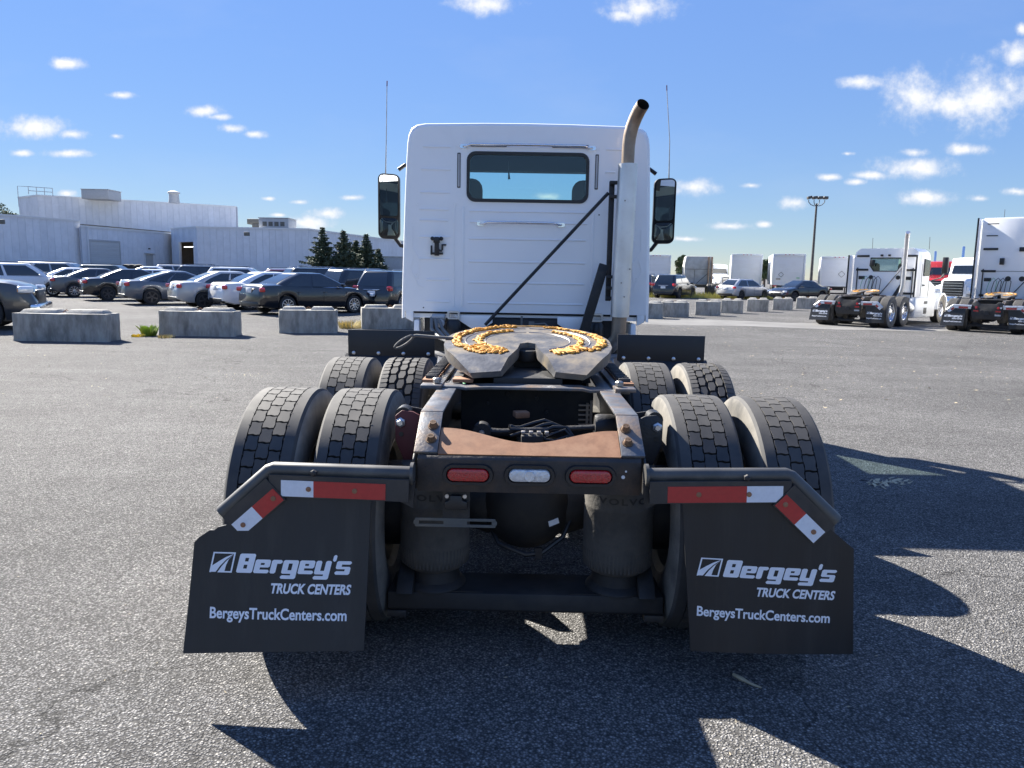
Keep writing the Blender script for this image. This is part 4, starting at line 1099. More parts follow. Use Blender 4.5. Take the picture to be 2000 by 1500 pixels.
# ------------------------------------------------------------------ parked cars
def smoothf(pts, d=.07):
    def lin(y):
        if y <= pts[0][0]: return pts[0][1]
        for (a, za), (b, zb) in zip(pts[:-1], pts[1:]):
            if y <= b: return za+(zb-za)*(y-a)/(b-a) if b > a else zb
        return pts[-1][1]
    return lambda y: (lin(y-d)+lin(y-d/2)+2*lin(y)+lin(y+d/2)+lin(y+d))/6
KINDS = dict(
 sedan=dict(L=4.75,W=1.80,wb=2.76,r=.33,top=[(-2.38,.62),(-2.34,.92),(-2.26,1.03),(-1.75,1.06),(-1.0,1.0),(1.0,.97),(1.3,.96),(1.9,.86),(2.22,.72),(2.34,.56),(2.38,.48)],gh=(-1.82,-.78,.22,1.20),zb=.93,zr=1.45,wbw=.80,wr=.60),
 coupe=dict(L=4.75,W=1.82,wb=2.74,r=.335,top=[(-2.38,.62),(-2.35,.92),(-2.26,1.02),(-1.7,1.04),(-1.0,.98),(1.0,.95),(1.3,.94),(1.9,.84),(2.22,.70),(2.34,.56),(2.38,.48)],gh=(-1.95,-.60,.15,1.20),zb=.92,zr=1.41,wbw=.80,wr=.58),
 hatch=dict(L=4.35,W=1.78,wb=2.65,r=.32,top=[(-2.18,.60),(-2.16,.90),(-2.08,1.02),(-1.5,1.0),(1.0,.97),(1.25,.96),(1.75,.87),(2.05,.74),(2.15,.56),(2.18,.48)],gh=(-2.02,-1.30,.30,1.22),zb=.93,zr=1.47,wbw=.79,wr=.60),
 suv=dict(L=4.70,W=1.88,wb=2.75,r=.36,top=[(-2.35,.60),(-2.33,.98),(-2.27,1.08),(-1.5,1.07),(1.0,1.06),(1.3,1.05),(1.9,.97),(2.2,.86),(2.31,.66),(2.35,.55)],gh=(-2.25,-1.86,.34,1.22),zb=1.0,zr=1.70,wbw=.85,wr=.68),
 pickup=dict(L=5.85,W=2.0,wb=3.65,r=.42,top=[(-2.92,.70),(-2.90,1.18),(-2.85,1.24),(-1.0,1.25),(1.2,1.25),(1.5,1.25),(2.4,1.16),(2.75,1.05),(2.88,.80),(2.92,.62)],gh=(-.95,-.75,.72,1.45),zb=1.18,zr=1.93,wbw=.90,wr=.74))
CARWHEEL = {}
def car_wheel(r, rimm, spokes):
    key = (r, rimm, spokes)
    if key not in CARWHEEL:
        t = MB().lathe([(-.10,r*.66),(-.11,r*.8),(-.105,r*.95),(-.08,r),(.08,r),(.105,r*.95),(.11,r*.8),(.10,r*.66)],(0,0,0),'x',32,closed=True).mesh('tyre', MT['cartyre'], off=(0,0,0))
        m = MB().lathe([(.10,r*.68),(.104,r*.65),(.09,r*.62),(.03,r*.60),(.03,.0)],(0,0,0),'x',32)
        a = MB().lathe([(.10,r*.69),(.108,r*.67),(.108,r*.62),(.09,r*.61)],(0,0,0),'x',32,closed=True)
        for k in range(spokes):
            th = 2*pi*k/spokes; d = Vector((0,cos(th),sin(th))); a.bar(Vector((.085,0,0))+d*r*.08, Vector((.098,0,0))+d*r*.64, r*(.9/spokes), .03, upv=(1,0,0))
        a.lathe([(.06,r*.16),(.105,r*.15),(.112,r*.08),(.112,0)],(0,0,0),'x',14)
        CARWHEEL[key] = (m.mesh('wheel', MT['groove'], off=(0,0,0)), t, a.mesh('rim', MT[rimm], off=(0,0,0)))
    return CARWHEEL[key]
def make_car(name, kind, paint, loc, th, label, group, rimm='alloy', spokes=10, sc=1.0, tailc='tail', detail=True):
    """th: heading, anticlockwise from +x; the car's own +y is its nose"""
    K = KINDS[kind]; L, W, wb, r = K['L'], K['W'], K['wb'], K['r']
    root = empty(name, loc, th-pi/2); root.scale = (sc, sc, sc); tag(root, label, 'pickup' if kind == 'pickup' else 'car', group)
    P = MT['p_'+paint]
    top = smoothf(K['top']); hw = W/2
    def wid(y):
        t = abs(y)/(L/2); q = max(0, (t-.72)/.28); return hw*(1-.17*q**2.4)
    def zarch(y):
        z = .25
        for yw in (-wb/2, wb/2):
            d = abs(y-yw); ra = r+.055
            if d < ra: z = max(z, r+sqrt(ra*ra-d*d))
        return z
    ys = [-L/2+L*i/70 for i in range(71)]
    for yw in (-wb/2, wb/2): ys += [yw-r-.056, yw+r+.056]
    ys = sorted(ys); rings = []
    for y in ys:
        w = wid(y); zt = top(y); t = abs(y)/(L/2); zb = .22+.13*max(0,(t-.8)/.2); za = max(zb+.02, min(zarch(y), zt-.16)); z4 = za+.03; zm = max(z4+.02, .62*zt); zs = max(zm+.02, zt-.13)
        half_ = [(0,zb),(w-.24,zb),(w-.24,max(za-.01,zb)),(w-.035,za),(w-.008,z4),(w,zm),(w*.985,zs),(w*.95,max(zs+.01,zt-.035)),(w*.82,zt),(w*.4,zt+.015),(0,zt+.02)]
        rings.append([Vector((x,y,z)) for x,z in half_]+[Vector((-x,y,z)) for x,z in half_[::-1][1:-1]])
    body = MB().loft(rings).build('body', P, root, smooth=42)
    yrb, yrt, yft, yfb = K['gh']; zb0, zr, wbw, wr = K['zb'], K['zr'], K['wbw'], K['wr']
    def G(v): 
        e = v**1.25
        return yrb+(yrt-yrb)*v**1.45, yfb+(yft-yfb)*v**1.3, wbw+(wr-wbw)*e, zb0+(zr-zb0)*v
    gh = MB(); rg = []
    for v in (0,.15,.3,.45,.6,.72,.82,.9,.97):
        a, b, w, z = G(v); cr = .22
        rr = rrect(2*w, b-a, cr, 4, 0, (a+b)/2); rg.append([Vector((x,y,z)) for x,y in rr])
    a, b, w, z = G(.97)
    for k_, zz in ((.965,.008),(.85,.026),(.5,.042)):
        rr = rrect(2*w*k_, (b-a)*(k_+.02 if k_ > .9 else k_), .2*k_, 4, 0, (a+b)/2); rg.append([Vector((x,y,z+zz)) for x,y in rr])
    gh.loft(rg).build('roof', P, root, smooth=40)
    def pane(nm, f, u0, u1, v0, v1, nu=4, nv=4, parent=None):
        vs = [f(u0+(u1-u0)*i/nu, v0+(v1-v0)*j/nv) for j in range(nv+1) for i in range(nu+1)]
        fs = [[j*(nu+1)+i, j*(nu+1)+i+1, (j+1)*(nu+1)+i+1, (j+1)*(nu+1)+i] for j in range(nv) for i in range(nu)]
        return MB().add(vs, fs).build(nm, MT['carglass'], root, smooth=60)
    e = .008
    for s in (-1, 1):
        def fs_(yq, v):
            a, b, w, z = G(v); return Vector((s*(w+e), yq, z))
        def side(t, v):                                  # t 0..1 from the rear pillar to the windscreen pillar
            a, b, w, z = G(v); ya, yb_ = a+.34*(1 if kind in ('sedan','coupe') else .62), b-.26
            return Vector((s*(w+e), ya+(yb_-ya)*t, z))
        mid = .46 if kind not in ('coupe',) else .36
        if kind == 'pickup': mid = .44
        pane('side_window', side, .02, mid-.025, .10, .86); pane('side_window', side, mid+.02, .985, .10, .86)
        if kind in ('suv', 'sedan', 'pickup'):
            sm = MB(); a_ = [side(t, .05) for t in (0,.5,1)]; sm.tube([p+Vector((s*.004,0,0)) for p in a_], .008, 5); sm.build('window_trim', MT['chrome'] if kind == 'sedan' else MT['black'], root)
        mr = MB().box((s*(hw+.09), yfb-.38, zb0+.10),(.20,.10,.13)); mr.build('side_mirror', P, root, bevel=.03)
        for k, dy in enumerate((-.95,.12)):
            MB().box((s*(hw-.004), dy, .80*top(0)),(.02,.18,.025)).build('door_handle', P, root, bevel=.006)
        seams = MB()
        for dy in (-.98,.06,1.02):
            if kind in ('hatch','suv') or dy != -.98 or kind == 'sedan': seams.box((s*(hw+.0005), dy, .58),(.006,.008,.46))
        tag(seams.build('door_seam', MT['groove'], root), None, kind='stuff')
    def rear(u, v): a, b, w, z = G(v); return Vector((u*(w-.16), a-e, z))
    def front(u, v): a, b, w, z = G(v); return Vector((u*(w-.14), b+e, z))
    pane('rear_window', rear, -1, 1, .10, .90); pane('windscreen', front, -1, 1, .04, .92)
    zt_ = top(-L/2+.12)
    for s in (-1, 1):
        if kind == 'suv': MB().box((s*(hw*.84),-L/2+.12,.98),(.24,.20,.20),rz=s*R(-24)).build('tail_light', MT[tailc], root, bevel=.04)
        elif kind == 'pickup': MB().box((s*(hw*.93),-L/2+.05,1.0),(.16,.16,.36)).build('tail_light', MT[tailc], root, bevel=.02)
        else: MB().box((s*(hw*.80),-L/2+.115,zt_-.14),(.36,.20,.15),rz=s*R(-25)).build('tail_light', MT[tailc], root, bevel=.045)
        if kind == 'pickup':
            hl = MB().prism([(0,0),(.30,-.03),(.30,.20),(.02,.14)], Matrix.Translation((s*(hw-.20),L/2-.32,.86))@Matrix.Rotation(R(90)-s*R(25) if s > 0 else R(90)+R(25),4,'Z')@Matrix.Rotation(pi/2,4,'X'), .2)
            MB().box((s*(hw*.90),L/2-.22,.98),(.22,.34,.17),rz=s*R(20)).build('headlight', MT['headl'], root, bevel=.05)
            MB().box((s*(hw*1.0),L/2-.31,.97),(.05,.11,.09),rz=s*R(20)).build('indicator', MT['amber'], root, bevel=.02)
        else: MB().box((s*(hw*.76),L/2-.17,top(L/2-.25)-.10),(.40,.22,.13),rz=s*R(28)).build('headlight', MT['headl'], root, bevel=.045)
    MB().box((0,-L/2-.004,.84 if kind in ('sedan','coupe') else .80),(.36,.02,.17)).build('licence_plate', MT['plate_w'], root, bevel=.006)
    MB().box((0,-L/2+.01,.93 if kind != 'pickup' else 1.1),(.75,.03,.035)).build('trim_strip', MT['chrome'], root, bevel=.008)
    MB().box((0,-L/2+.05,.37),(W*.72,.14,.16)).build('rear_bumper', MT['black'] if kind != 'pickup' else MT['chrome'], root, bevel=.03)
    MB().box((0,L/2-.03,.50 if kind != 'pickup' else .80),(W*.55,.08,.18 if kind != 'pickup' else .34)).build('grille', MT['black'], root, bevel=.03)
    if kind == 'pickup': MB().box((0,L/2-.02,.55),(W*.98,.22,.17)).build('front_bumper', MT['chrome'], root, bevel=.05)
    if kind == 'suv':
        for s in (-1, 1): MB().tube([(s*(wr-.03),yrt+.15,zr+.02),(s*(wr-.03),yrt+.25,zr+.06),(s*(wr-.03),yft-.3,zr+.06),(s*(wr-.03),yft-.15,zr+.02)],.016,6).build('roof_rail', MT['black'] if paint != 'black' else MT['satin'], root)
    m_, t_, a_ = car_wheel(r, rimm, spokes)
    for s in (-1, 1):
        for yw in (-wb/2, wb/2):
            w_ = link('wheel', m_, root, (s*(hw-.125), yw, r)); w_.rotation_euler = (.3*yw, 0, 0 if s > 0 else pi)
            link('tyre', t_, w_); link('rim', a_, w_)
    return root
def by_wheel(kind, u, v, th, side=1, end=-1, sc=1):      # the origin of a car whose wheel (side, end) touches the ground at a pixel
    K = KINDS[kind]; p = gnd(u, v); x, y = side*(K['W']/2-.1)*sc, end*K['wb']/2*sc
    a = th-pi/2; return (p.x-(x*cos(a)-y*sin(a)), p.y-(x*sin(a)+y*cos(a)), 0)
ROW = 'cars parked in the front row of the lot'; BACK = 'cars parked in the rows behind'; RGT = 'cars parked beyond the blocks near the trailers'
rowcars = [('sedan','black',561,615,47,'black sedan with chrome window trim behind the two middle concrete blocks','alloy',10),
 ('sedan','whitecar',487,606,42,'white sedan parked directly behind the black sedan and left of it','alloy',7),
 ('sedan','silver',400,602.5,38,'silver sedan with dented quarter panel and dark steel wheels, behind the second block','darkrim',5),
 ('coupe','bluegrey',297,595.5,38,'blue-grey coupe with black wheels parked beside the silver sedan','darkrim',5),
 ('sedan','black',212,587.5,36,'dark sedan parked between the grey coupe and the grey sedan','darkrim',6),
 ('sedan','grey',146,580.5,36,'grey sedan with bright multi-spoke wheels, third car right of the pickup','alloy',10),
 ('sedan','whitecar',104,574,36,'white sedan mostly hidden by the grey sedan near the pickup','alloy',5)]
for kind, paint, u, v, th, lab, rm, sp in rowcars:
    make_car('parked_car', kind, paint, by_wheel(kind, u, v, R(th)), R(th), lab, ROW, rm, sp)
def put(kind, paint, u, D_, th, lab, group, sc=1, **k):
    return make_car('parked_car', kind, paint, far(u, D_), R(th), lab, group, sc=sc, **k)
put('suv','whitecar',42,39,30,'white crossover with black tail lights at the picture edge behind the pickup',BACK,.97)
put('suv','whitecar',42,56,10,'white SUV roof showing behind the white crossover at far left',BACK)
put('suv','darksilver',96,60,8,'boxy pale SUV in the far row, left of the silver van',BACK,1.08)
put('suv','silver',132,54,8,'silver van with dark windows above the grey sedan',BACK,1.05)
put('suv','green',222,50,6,'dark green minivan parked behind the dark sedan',BACK,.98)
put('sedan','whitecar',306,58,10,'white coupe-like sedan in front of the grey personnel door',BACK,1.12)
put('hatch','whitecar',322,46,14,'white hatchback peeking out above the grey coupe',BACK,.98)
put('suv','silver',362,60,20,'silver SUV with roof rails below the open bay door',BACK,1.05)
put('suv','black',420,46,14,'black SUV with roof rails behind the silver sedan',BACK,1.0)
put('suv','charcoal',412,62,12,'dark SUV with roof rack in the farthest row by the wall',BACK,1.08)
put('suv','whitecar',480,44,12,'long white SUV with black windows above the white sedan',BACK,.97)
put('sedan','maroon',556,47,10,'maroon sedan roof showing between the white SUV and the black SUV',BACK,1.08)
put('suv','darksilver',570,62,10,'silver SUV in the farthest row left of the spruces',BACK,.98)
put('suv','black',640,37,34,'tall black SUV in the second row behind the black sedan',BACK,.98)
put('suv','black',722,33,50,'black SUV with chrome window line next to the black sedan',BACK,.95)
put('suv','black',776,31.5,72,'black and red-lit small SUV half hidden by the cab',BACK,.93)
put('sedan','maroon',716,60,5,'red car roof glimpsed in front of the grey container',BACK,1.1)
pk = make_car('pickup_truck', 'pickup', 'charcoal', (-14.78, 17.9, 0), R(24), 'dark grey pickup with chrome bumper behind the nearest concrete block at the left edge', None, 'alloy', 5)
make_car('parked_car', 'suv', 'black', by_wheel('suv', 1325, 583, R(58)), R(58), 'black SUV seen from behind next to the truck cab, right of the mirror', RGT, 'darkrim', 5)
make_car('parked_car', 'suv', 'navy', far(1262, 62), R(70), 'dark car mostly hidden behind the cab beside the black SUV', RGT)
make_car('parked_car', 'hatch', 'silver', by_wheel('hatch', 1447, 585, R(36)), R(36), 'silver hatchback in front of the box trucks, facing away', RGT, 'darkrim', 5)
make_car('parked_car', 'sedan', 'black', far(1563, 56), R(208), 'black sedan facing the camera in front of the trailers', RGT, 'darkrim', 5)

# ------------------------------------------------------------------ concrete blocks
BLOCKS = 'concrete barrier blocks along the lot edge'
def block(u, v, L, th, label, h=.60, w=.60, seed=0):
    """u,v: pixel of the near bottom edge's middle"""
    p = gnd(u, v); rb = random.Random(seed)
    mb = MB()
    nx, ny, nz_ = max(4, int(L/.12)), 5, 5
    bm = bmesh.new(); bmesh.ops.create_cube(bm, size=1)
    bmesh.ops.subdivide_edges(bm, edges=bm.edges[:], cuts=7, use_grid_fill=True)
    for q in bm.verts:
        c = q.co.copy(); x, y, z = c.x*L, c.y*w, (c.z+.5)*h
        if abs(c.x) > .49:                                    # interlock groove down each end
            if abs(c.y) < .2: x -= math.copysign(.05, x)
        ex = sum(1 for a in (abs(c.x), abs(c.y), abs(c.z)) if a > .49)
        nv = noise.noise(Vector((x*2.1+seed*7, y*2.1, z*2.1)))*.004+noise.noise(Vector((x*9+seed*3, y*9, z*9)))*.005
        d = Vector((c.x/ L if abs(c.x) > .49 else 0, c.y if abs(c.y) > .49 else 0, c.z if abs(c.z) > .49 and c.z > 0 else 0))
        chip = .010+.016*max(0, noise.noise(Vector((x*5+seed, y*5, z*5)))) if ex >= 2 else 0
        cc = Vector((x, y, z)); ce = Vector((0, 0, h/2)); 
        cc += (ce-cc).normalized()*chip if c.z > -.49 else Vector((0,0,0))
        cc += Vector((math.copysign(1,c.x) if abs(c.x) > .49 else 0, math.copysign(1,c.y) if abs(c.y) > .49 else 0, 0))*nv
        q.co = cc
    for f in bm.faces: f.smooth = True
    me = bpy.data.meshes.new('concrete_block'); bm.to_mesh(me); bm.free(); me.set_sharp_from_angle(angle=R(40)); me.materials.append(MT['concrete'])
    a = th; o = link('concrete_block', me, None, (p.x-sin(a)*w/2*1.0, p.y+cos(a)*w/2, 0), a)
    tag(o, label, 'block', BLOCKS)
    for s in (-1, 1):                                       # raised keys on top
        k = MB(); cx = s*L*.245; lx = L*.42
        k.loft([[(cx+a_*lx/2, b_*w*.36, h-.012) for a_, b_ in ((-1,-1),(1,-1),(1,1),(-1,1))], [(cx+a_*(lx/2-.07), b_*w*.20, h+.075) for a_, b_ in ((-1,-1),(1,-1),(1,1),(-1,1))]])
        ko = k.build('top_key', MT['concrete'], o, bevel=.006)
    hk = MB().tube([(-.07,0,h-.03),(-.06,0,h+.02),(0,0,h+.07),(.06,0,h+.02),(.07,0,h-.03)],.009,6); hk.build('lifting_loop', MT['rust'], o)
    return o
bl = [(118,667,1.93,R(2),'nearest concrete block, standing in front of the grey pickup'),(384,657,1.72,R(3),'concrete block with a green weed at its left end'),(602,651,1.42,R(12),'concrete block in front of the black sedan'),(764,643,1.60,R(14),'mossy concrete block partly hidden behind the cab corner, by the straw tuft')]
for k, (u, v, L, th, lab) in enumerate(bl): block(u, v, L, th, lab, seed=k+1, h=.58)
br = [(1262,622,1.2,'concrete block just emerging from behind the cab on its right'),(1316,619.5,1.12,'first full concrete block right of the cab'),(1382,616.5,1.02,'second full concrete block right of the cab'),(1429,612,.95,'concrete block in front of the silver hatchback'),(1479,609,.98,'concrete block between the silver hatchback and the black sedan facing the camera'),
      (1528,606,.95,'concrete block below the nose of the black sedan facing the camera'),(1576,603.5,1.12,'long concrete block beside the lamp post base'),(1622,602,1.2,'concrete block touching the left mud flap of the white day-cab behind'),(1668,601,1.2,'concrete block hidden behind the wheels of the white day-cab')]
for k, (u, v, L, lab) in enumerate(br): block(u, v, L, R(-12-1.5*k), lab, seed=k+11, h=.58)

# ------------------------------------------------------------------ pale strip of old concrete paving
a, b, c, d = gnd(1180,646), gnd(1640,646), gnd(1980,614), gnd(1250,619)
st = MB().add([(3.2,25.2,.004),(5.1,24.7,.004),(7.4,25.0,.004),(9.8,24.1,.004),(12.4,23.9,.004),(14.6,24.6,.004),(14.2,26.2,.004),(11.8,27.6,.004),(9.6,27.3,.004),(7.0,28.6,.004),(4.5,28.2,.004)], [list(range(11))]).build('paving', MT['conc_new']); tag(st, None, kind='structure')

# ------------------------------------------------------------------ warehouse
wh = empty('warehouse', (-70, 105, 0)); tag(wh, 'long pale blue-white metal-clad warehouse with stepped rooflines behind the car park', 'building')
WO = Vector((-70, 105, 0))
PANEL = {}
def wall_run(p0, p1, h, z0=0, pw=.92, skip=(), topcap=True):
    p0, p1 = Vector((p0[0],p0[1],0)), Vector((p1[0],p1[1],0)); d = p1-p0; L = d.length; d.normalize(); nrm = Vector((d.y,-d.x,0))
    if nrm.y > 0: nrm = -nrm
    ang = atan2(d.y, d.x)
    cuts = [(0, L, z0)]
    for (s0, s1, zz) in skip: cuts = [(0, s0, z0), (s0, s1, zz), (s1, L, z0)]
    for (s0, s1, zz) in cuts:
        a_, b_ = p0+d*s0-nrm*.15, p0+d*s1-nrm*.15; zc = Vector((0,0,(zz+h)/2)); MB().bar(a_+zc, b_+zc, .2, h-zz).build('wall_core', MT['siding_in'], wh, off=WO)
    n = max(1, int(L/pw)); w = L/n
    for i in range(n):
        t = (i+.5)*w
        za = z0
        for (s0, s1, zz) in skip:
            if s0 < t < s1: za = zz
        if h-za < .1: continue
        key = (round(w, 3), round(h-za, 2))
        if key not in PANEL:
            hh = h-za; W_ = w
            prof = [(-W_/2+.006,0),(-W_/2+.012,-.03),(-W_/2+.06,-.03),(-W_/2+.075,-.02),(W_/2-.075,-.02),(W_/2-.06,-.03),(W_/2-.012,-.03),(W_/2-.006,0)]
            PANEL[key] = MB().prism(prof, Matrix.Identity(4), hh).mesh('wall_panel', MT['siding'], off=(0,0,0), smooth=10)
        q = p0+d*t+nrm*.0; o = link('wall_panel', PANEL[key], wh, (q.x-WO.x, q.y-WO.y, za), ang if nrm.dot(Vector((sin(ang),-cos(ang),0))) > 0 else ang+pi)
    if topcap: MB().bar(p0+Vector((0,0,h+.06)), p1+Vector((0,0,h+.06)), .28, .22).build('eave_trim', MT['trim'], wh, off=WO)
    return p0, d, nrm
def tp(u, v, z):                                          # horizontal place of a roof edge of height z seen at a pixel
    q = gnd(u, v, z); return (q.x, q.y)
A0, A1 = tp(-60,414,7.5), tp(156,431,7.5)
wall_run(A0, A1, 7.4)
B0, B1 = tp(157,441,6.8), tp(334,456,6.8)
pB, dB, nB = wall_run(B0, B1, 6.7)
MB().bar((B0[0],B0[1]+.3,6.98),(B1[0],B1[1]+.3,6.98),.5,.12).build('roof_edge', MT['unitdark'], wh, off=WO)
C0, C1 = tp(334,446,7.5), tp(384,443,7.5)
LC = (Vector(C1)-Vector(C0)).length
pC, dC, nC = wall_run(C0, C1, 7.4, skip=((LC*.32, LC*.88, 5.4),))
C2 = tp(602,447,7.5); C3 = tp(800,473,7.5)
wall_run(C1, C2, 7.4); wall_run(C2, C3, 7.4)
U0, U1, U2 = tp(36,385.5,12.6), tp(73,381,12.6), tp(461,403.5,12.6)
wall_run(U0, U1, 12.5, 6); wall_run(U1, U2, 12.5, 6)
U3 = (U2[0]*1.3, U2[1]*1.25); wall_run(U2, U3, 12.5, 6)
rf = MB().add([(U0[0],U0[1],12.4),(U1[0],U1[1],12.4),(U2[0],U2[1],12.4),(U3[0],U3[1],12.4),(U0[0]-10,U3[1],12.4)], [[0,1,2,3,4]]); rf.build('roof', MT['roofw'], wh, off=WO)
rf = MB().add([(*A0,6.6),(*A1,6.6),(*B0,6.6),(*B1,6.6),(*C0,6.9),(*C1,6.9),(*C2,6.9),(*C3,6.9),(C3[0],190,6.9),(A0[0],190,6.6)], [[0,1,2,3,4,5,6,7,8,9]]); rf.build('roof', MT['roofw'], wh, off=WO)
# doors of the warehouse
def on_wall(p, d, n_, s, z, out): q = p+d*s+n_*out; return Vector((q.x, q.y, z))
def rel(u, p, d):                                        # distance along a wall of the photograph's column u
    r_ = ray(u, 535); a_ = Vector((r_.x, r_.y)); c_ = Vector((CAM.x, CAM.y))
    den = d.x*(-a_.y)-(-a_.x)*d.y; bx, by = c_.x-p.x, c_.y-p.y
    return (bx*(-a_.y)-(-a_.x)*by)/den
s0, s1 = rel(178, pB, dB), rel(235, pB, dB)
rd = empty('roll_up_door', (0,0,0), parent=wh)
h_ = 4.9; ns = 9
for k in range(ns): MB().bar(on_wall(pB,dB,nB,s0,(k+.5)*h_/ns,.09), on_wall(pB,dB,nB,s1,(k+.5)*h_/ns,.09), .04, h_/ns-.03).build('door_slat', MT['doorgrey'], rd, off=WO)
fr = MB().bar(on_wall(pB,dB,nB,s0-.15,h_/2,.1),on_wall(pB,dB,nB,s0,h_/2,.1),.12,h_).bar(on_wall(pB,dB,nB,s1,h_/2,.1),on_wall(pB,dB,nB,s1+.15,h_/2,.1),.12,h_).bar(on_wall(pB,dB,nB,s0-.15,h_+.12,.1),on_wall(pB,dB,nB,s1+.15,h_+.12,.1),.14,.24)
fr.build('door_frame', MT['unit'], rd, off=WO)
s0, s1 = rel(286, pB, dB), rel(299, pB, dB)
pd_ = MB().bar(on_wall(pB,dB,nB,s0,1.7,.1),on_wall(pB,dB,nB,s1,1.7,.1),.06,3.4).build('personnel_door', MT['unit'], wh, off=WO)
MB().bar(on_wall(pB,dB,nB,s0-.3,3.65,.25),on_wall(pB,dB,nB,s1+.3,3.65,.25),.5,.12).build('door_canopy', MT['trim'], pd_, off=WO)
MB().box(on_wall(pB,dB,nB,(s0+s1)/2,4.3,.15),(.25,.2,.2)).build('wall_lamp', MT['unitdark'], wh, off=WO)
s0, s1 = LC*.32, LC*.88
bw_ = MT['bay'] = mat('tan_bay_wall', (.13,.105,.08), .8, var=.2, vs=2)
bm_ = MB(); e0, e1 = s0-1.2, s1+1.2
Q = [on_wall(pC,dC,nC,a,z,o) for o in (-.3,-5) for (a, z) in ((e0,.02),(e1,.02),(e1,5.6),(e0,5.6))]
bm_.add(Q, [[4,5,6,7],[0,1,5,4],[1,2,6,5],[2,3,7,6],[3,0,4,7]])
bay = bm_.build('bay_interior', MT['bay'], wh, off=WO)
MB().bar(on_wall(pC,dC,nC,s0+.2,4.7,-.6),on_wall(pC,dC,nC,s1,4.7,-.6),.12,.10).build('tube_lamp', MT['lit'], wh, off=WO)
MB().bar(on_wall(pC,dC,nC,s0-.12,2.7,.08),on_wall(pC,dC,nC,s0,2.7,.08),.14,5.4).bar(on_wall(pC,dC,nC,s1,2.7,.08),on_wall(pC,dC,nC,s1+.12,2.7,.08),.14,5.4).build('bay_frame', MT['trim'], wh, off=WO)
for (u, v) in ((482,457),(2,433)):
    q = atd(u, v, 104 if u > 100 else 86); MB().box((q.x,q.y,q.z),(.7,.4,.5)).build('flood_light', MT['unitdark'], wh, off=WO, bevel=.05)
for u in (172, 333): 
    q = tp(u, 442 if u < 200 else 456, 6.8); MB().box((q[0],q[1]-.15,3.4),(.12,.12,6.6)).build('downspout', MT['trim'], wh, off=WO)
ru = 'rooftop machines on the warehouse'
def unit(name, u0, u1, vt, D_, zb, m, lab, dep=4, lou=True):
    a_, b_ = atd(u0, vt, D_), atd(u1, vt, D_); c_ = (a_+b_)/2; h = c_.z-zb; w = (b_-a_).length
    o = MB().box((0,0,h/2),(w,dep,h)).build(name, MT[m], None, bevel=.06, off=(0,0,0)); o.location = (c_.x, D_+dep/2, zb); 
    for k in range(4 if lou else 0): MB().box((-w*.3+w*.2*k,-dep/2-.02,h*.6),(w*.14,.04,h*.3)).build('louvre', MT['unitdark'], o, off=(0,0,0))
    MB().box((0,0,h+.04),(w*1.04,dep*1.04,.08)).build('cap', MT[m], o, off=(0,0,0))
    return tag(o, lab, 'roof unit', ru)
unit('rooftop_unit', 158, 211, 370, 124, 12.3, 'unit', 'large pale box on the highest warehouse roof', 4, False)
unit('rooftop_unit', 505, 563, 426, 112, 6.9, 'unit', 'grey air handler on the low roof right of the tall block')
rt = empty('roof_duct', (*tp(508,430,9.8), 6.9)); tag(rt, 'dark rusty mushroom duct standing beside the grey air handler', 'duct', ru)
MB().box((0,0,1.2),(2.2,2,2.6)).build('duct_body', MT['unitdark'], rt, bevel=.2, off=(0,0,0)); MB().box((-.1,0,2.6),(3.6,2,.9)).build('duct_hood', MT['unitdark'], rt, bevel=.1, off=(0,0,0))
q = atd(340, 392, 128); vo = MB().lathe([(0,.9),(.7,.8),(1.5,.75),(1.55,1.0),(1.75,.95),(2.0,.3)],(0,0,0),'z',16).build('roof_vent', MT['unit'], None, off=(0,0,0)); vo.location = (q.x, q.y, 12.2); tag(vo, 'round roof vent on the highest warehouse roof', 'vent', ru)
hr = MB(); a_, b_ = atd(56, 380, 119), atd(103, 378, 121)
pa = [Vector((a_.x,a_.y,12.4)),Vector((b_.x,b_.y,12.4))]
for t in (0,.33,.66,1):
    q = pa[0].lerp(pa[1], t); hr.tube([q, q+Vector((0,0,1.15))], .05, 6)
for z in (.55,1.15): hr.tube([pa[0]+Vector((0,0,z)), pa[1]+Vector((0,0,z))], .05, 6)
hr.tube([pa[0]+Vector((0,0,1.15)), pa[0]+Vector((-1,-1,1.1)), pa[0]+Vector((-1,-1,-2))], .05, 6)
tag(hr.build('roof_railing', MT['unit'], None), 'thin safety railing at the top left corner of the tall roof', 'railing')
for k, u in enumerate((247, 259, 271)):
    q = far(u, 92); o = MB().lathe([(-.25,.5),(-.28,.8),(-.2,.95),(.2,.95),(.28,.8),(.25,.5)],(0,0,0),'y',28,closed=True).build('loose_tyre', MT['cartyre'], None, off=(0,0,0)); o.location = (q.x, q.y, .95); o.rotation_euler = (.15, 0, .2*k)
    tag(o, ('left','middle','right')[k]+' one of three big tyres leaning by the warehouse door', 'tyre', 'tyres leaning on the warehouse wall')
ctr = empty('cargo_container', far(742, 82)); tag(ctr, 'grey and white storage container half hidden behind the spruces', 'container')
for (x0, x1, m) in ((-2.3,-1.2,'oldgrey'),(-1.2,-.35,'boxw'),(-.35,.75,'siding'),(.75,5,'unit')):
    MB().box(((x0+x1)/2,0,1.6),(x1-x0-.05,2.5,2.9)).build('container_panel', MT[m], ctr, bevel=.03, off=(0,0,0))
MB().box((1.3,0,3.12),(7.4,2.6,.12)).build('roof', MT['oldgrey'], ctr, off=(0,0,0))

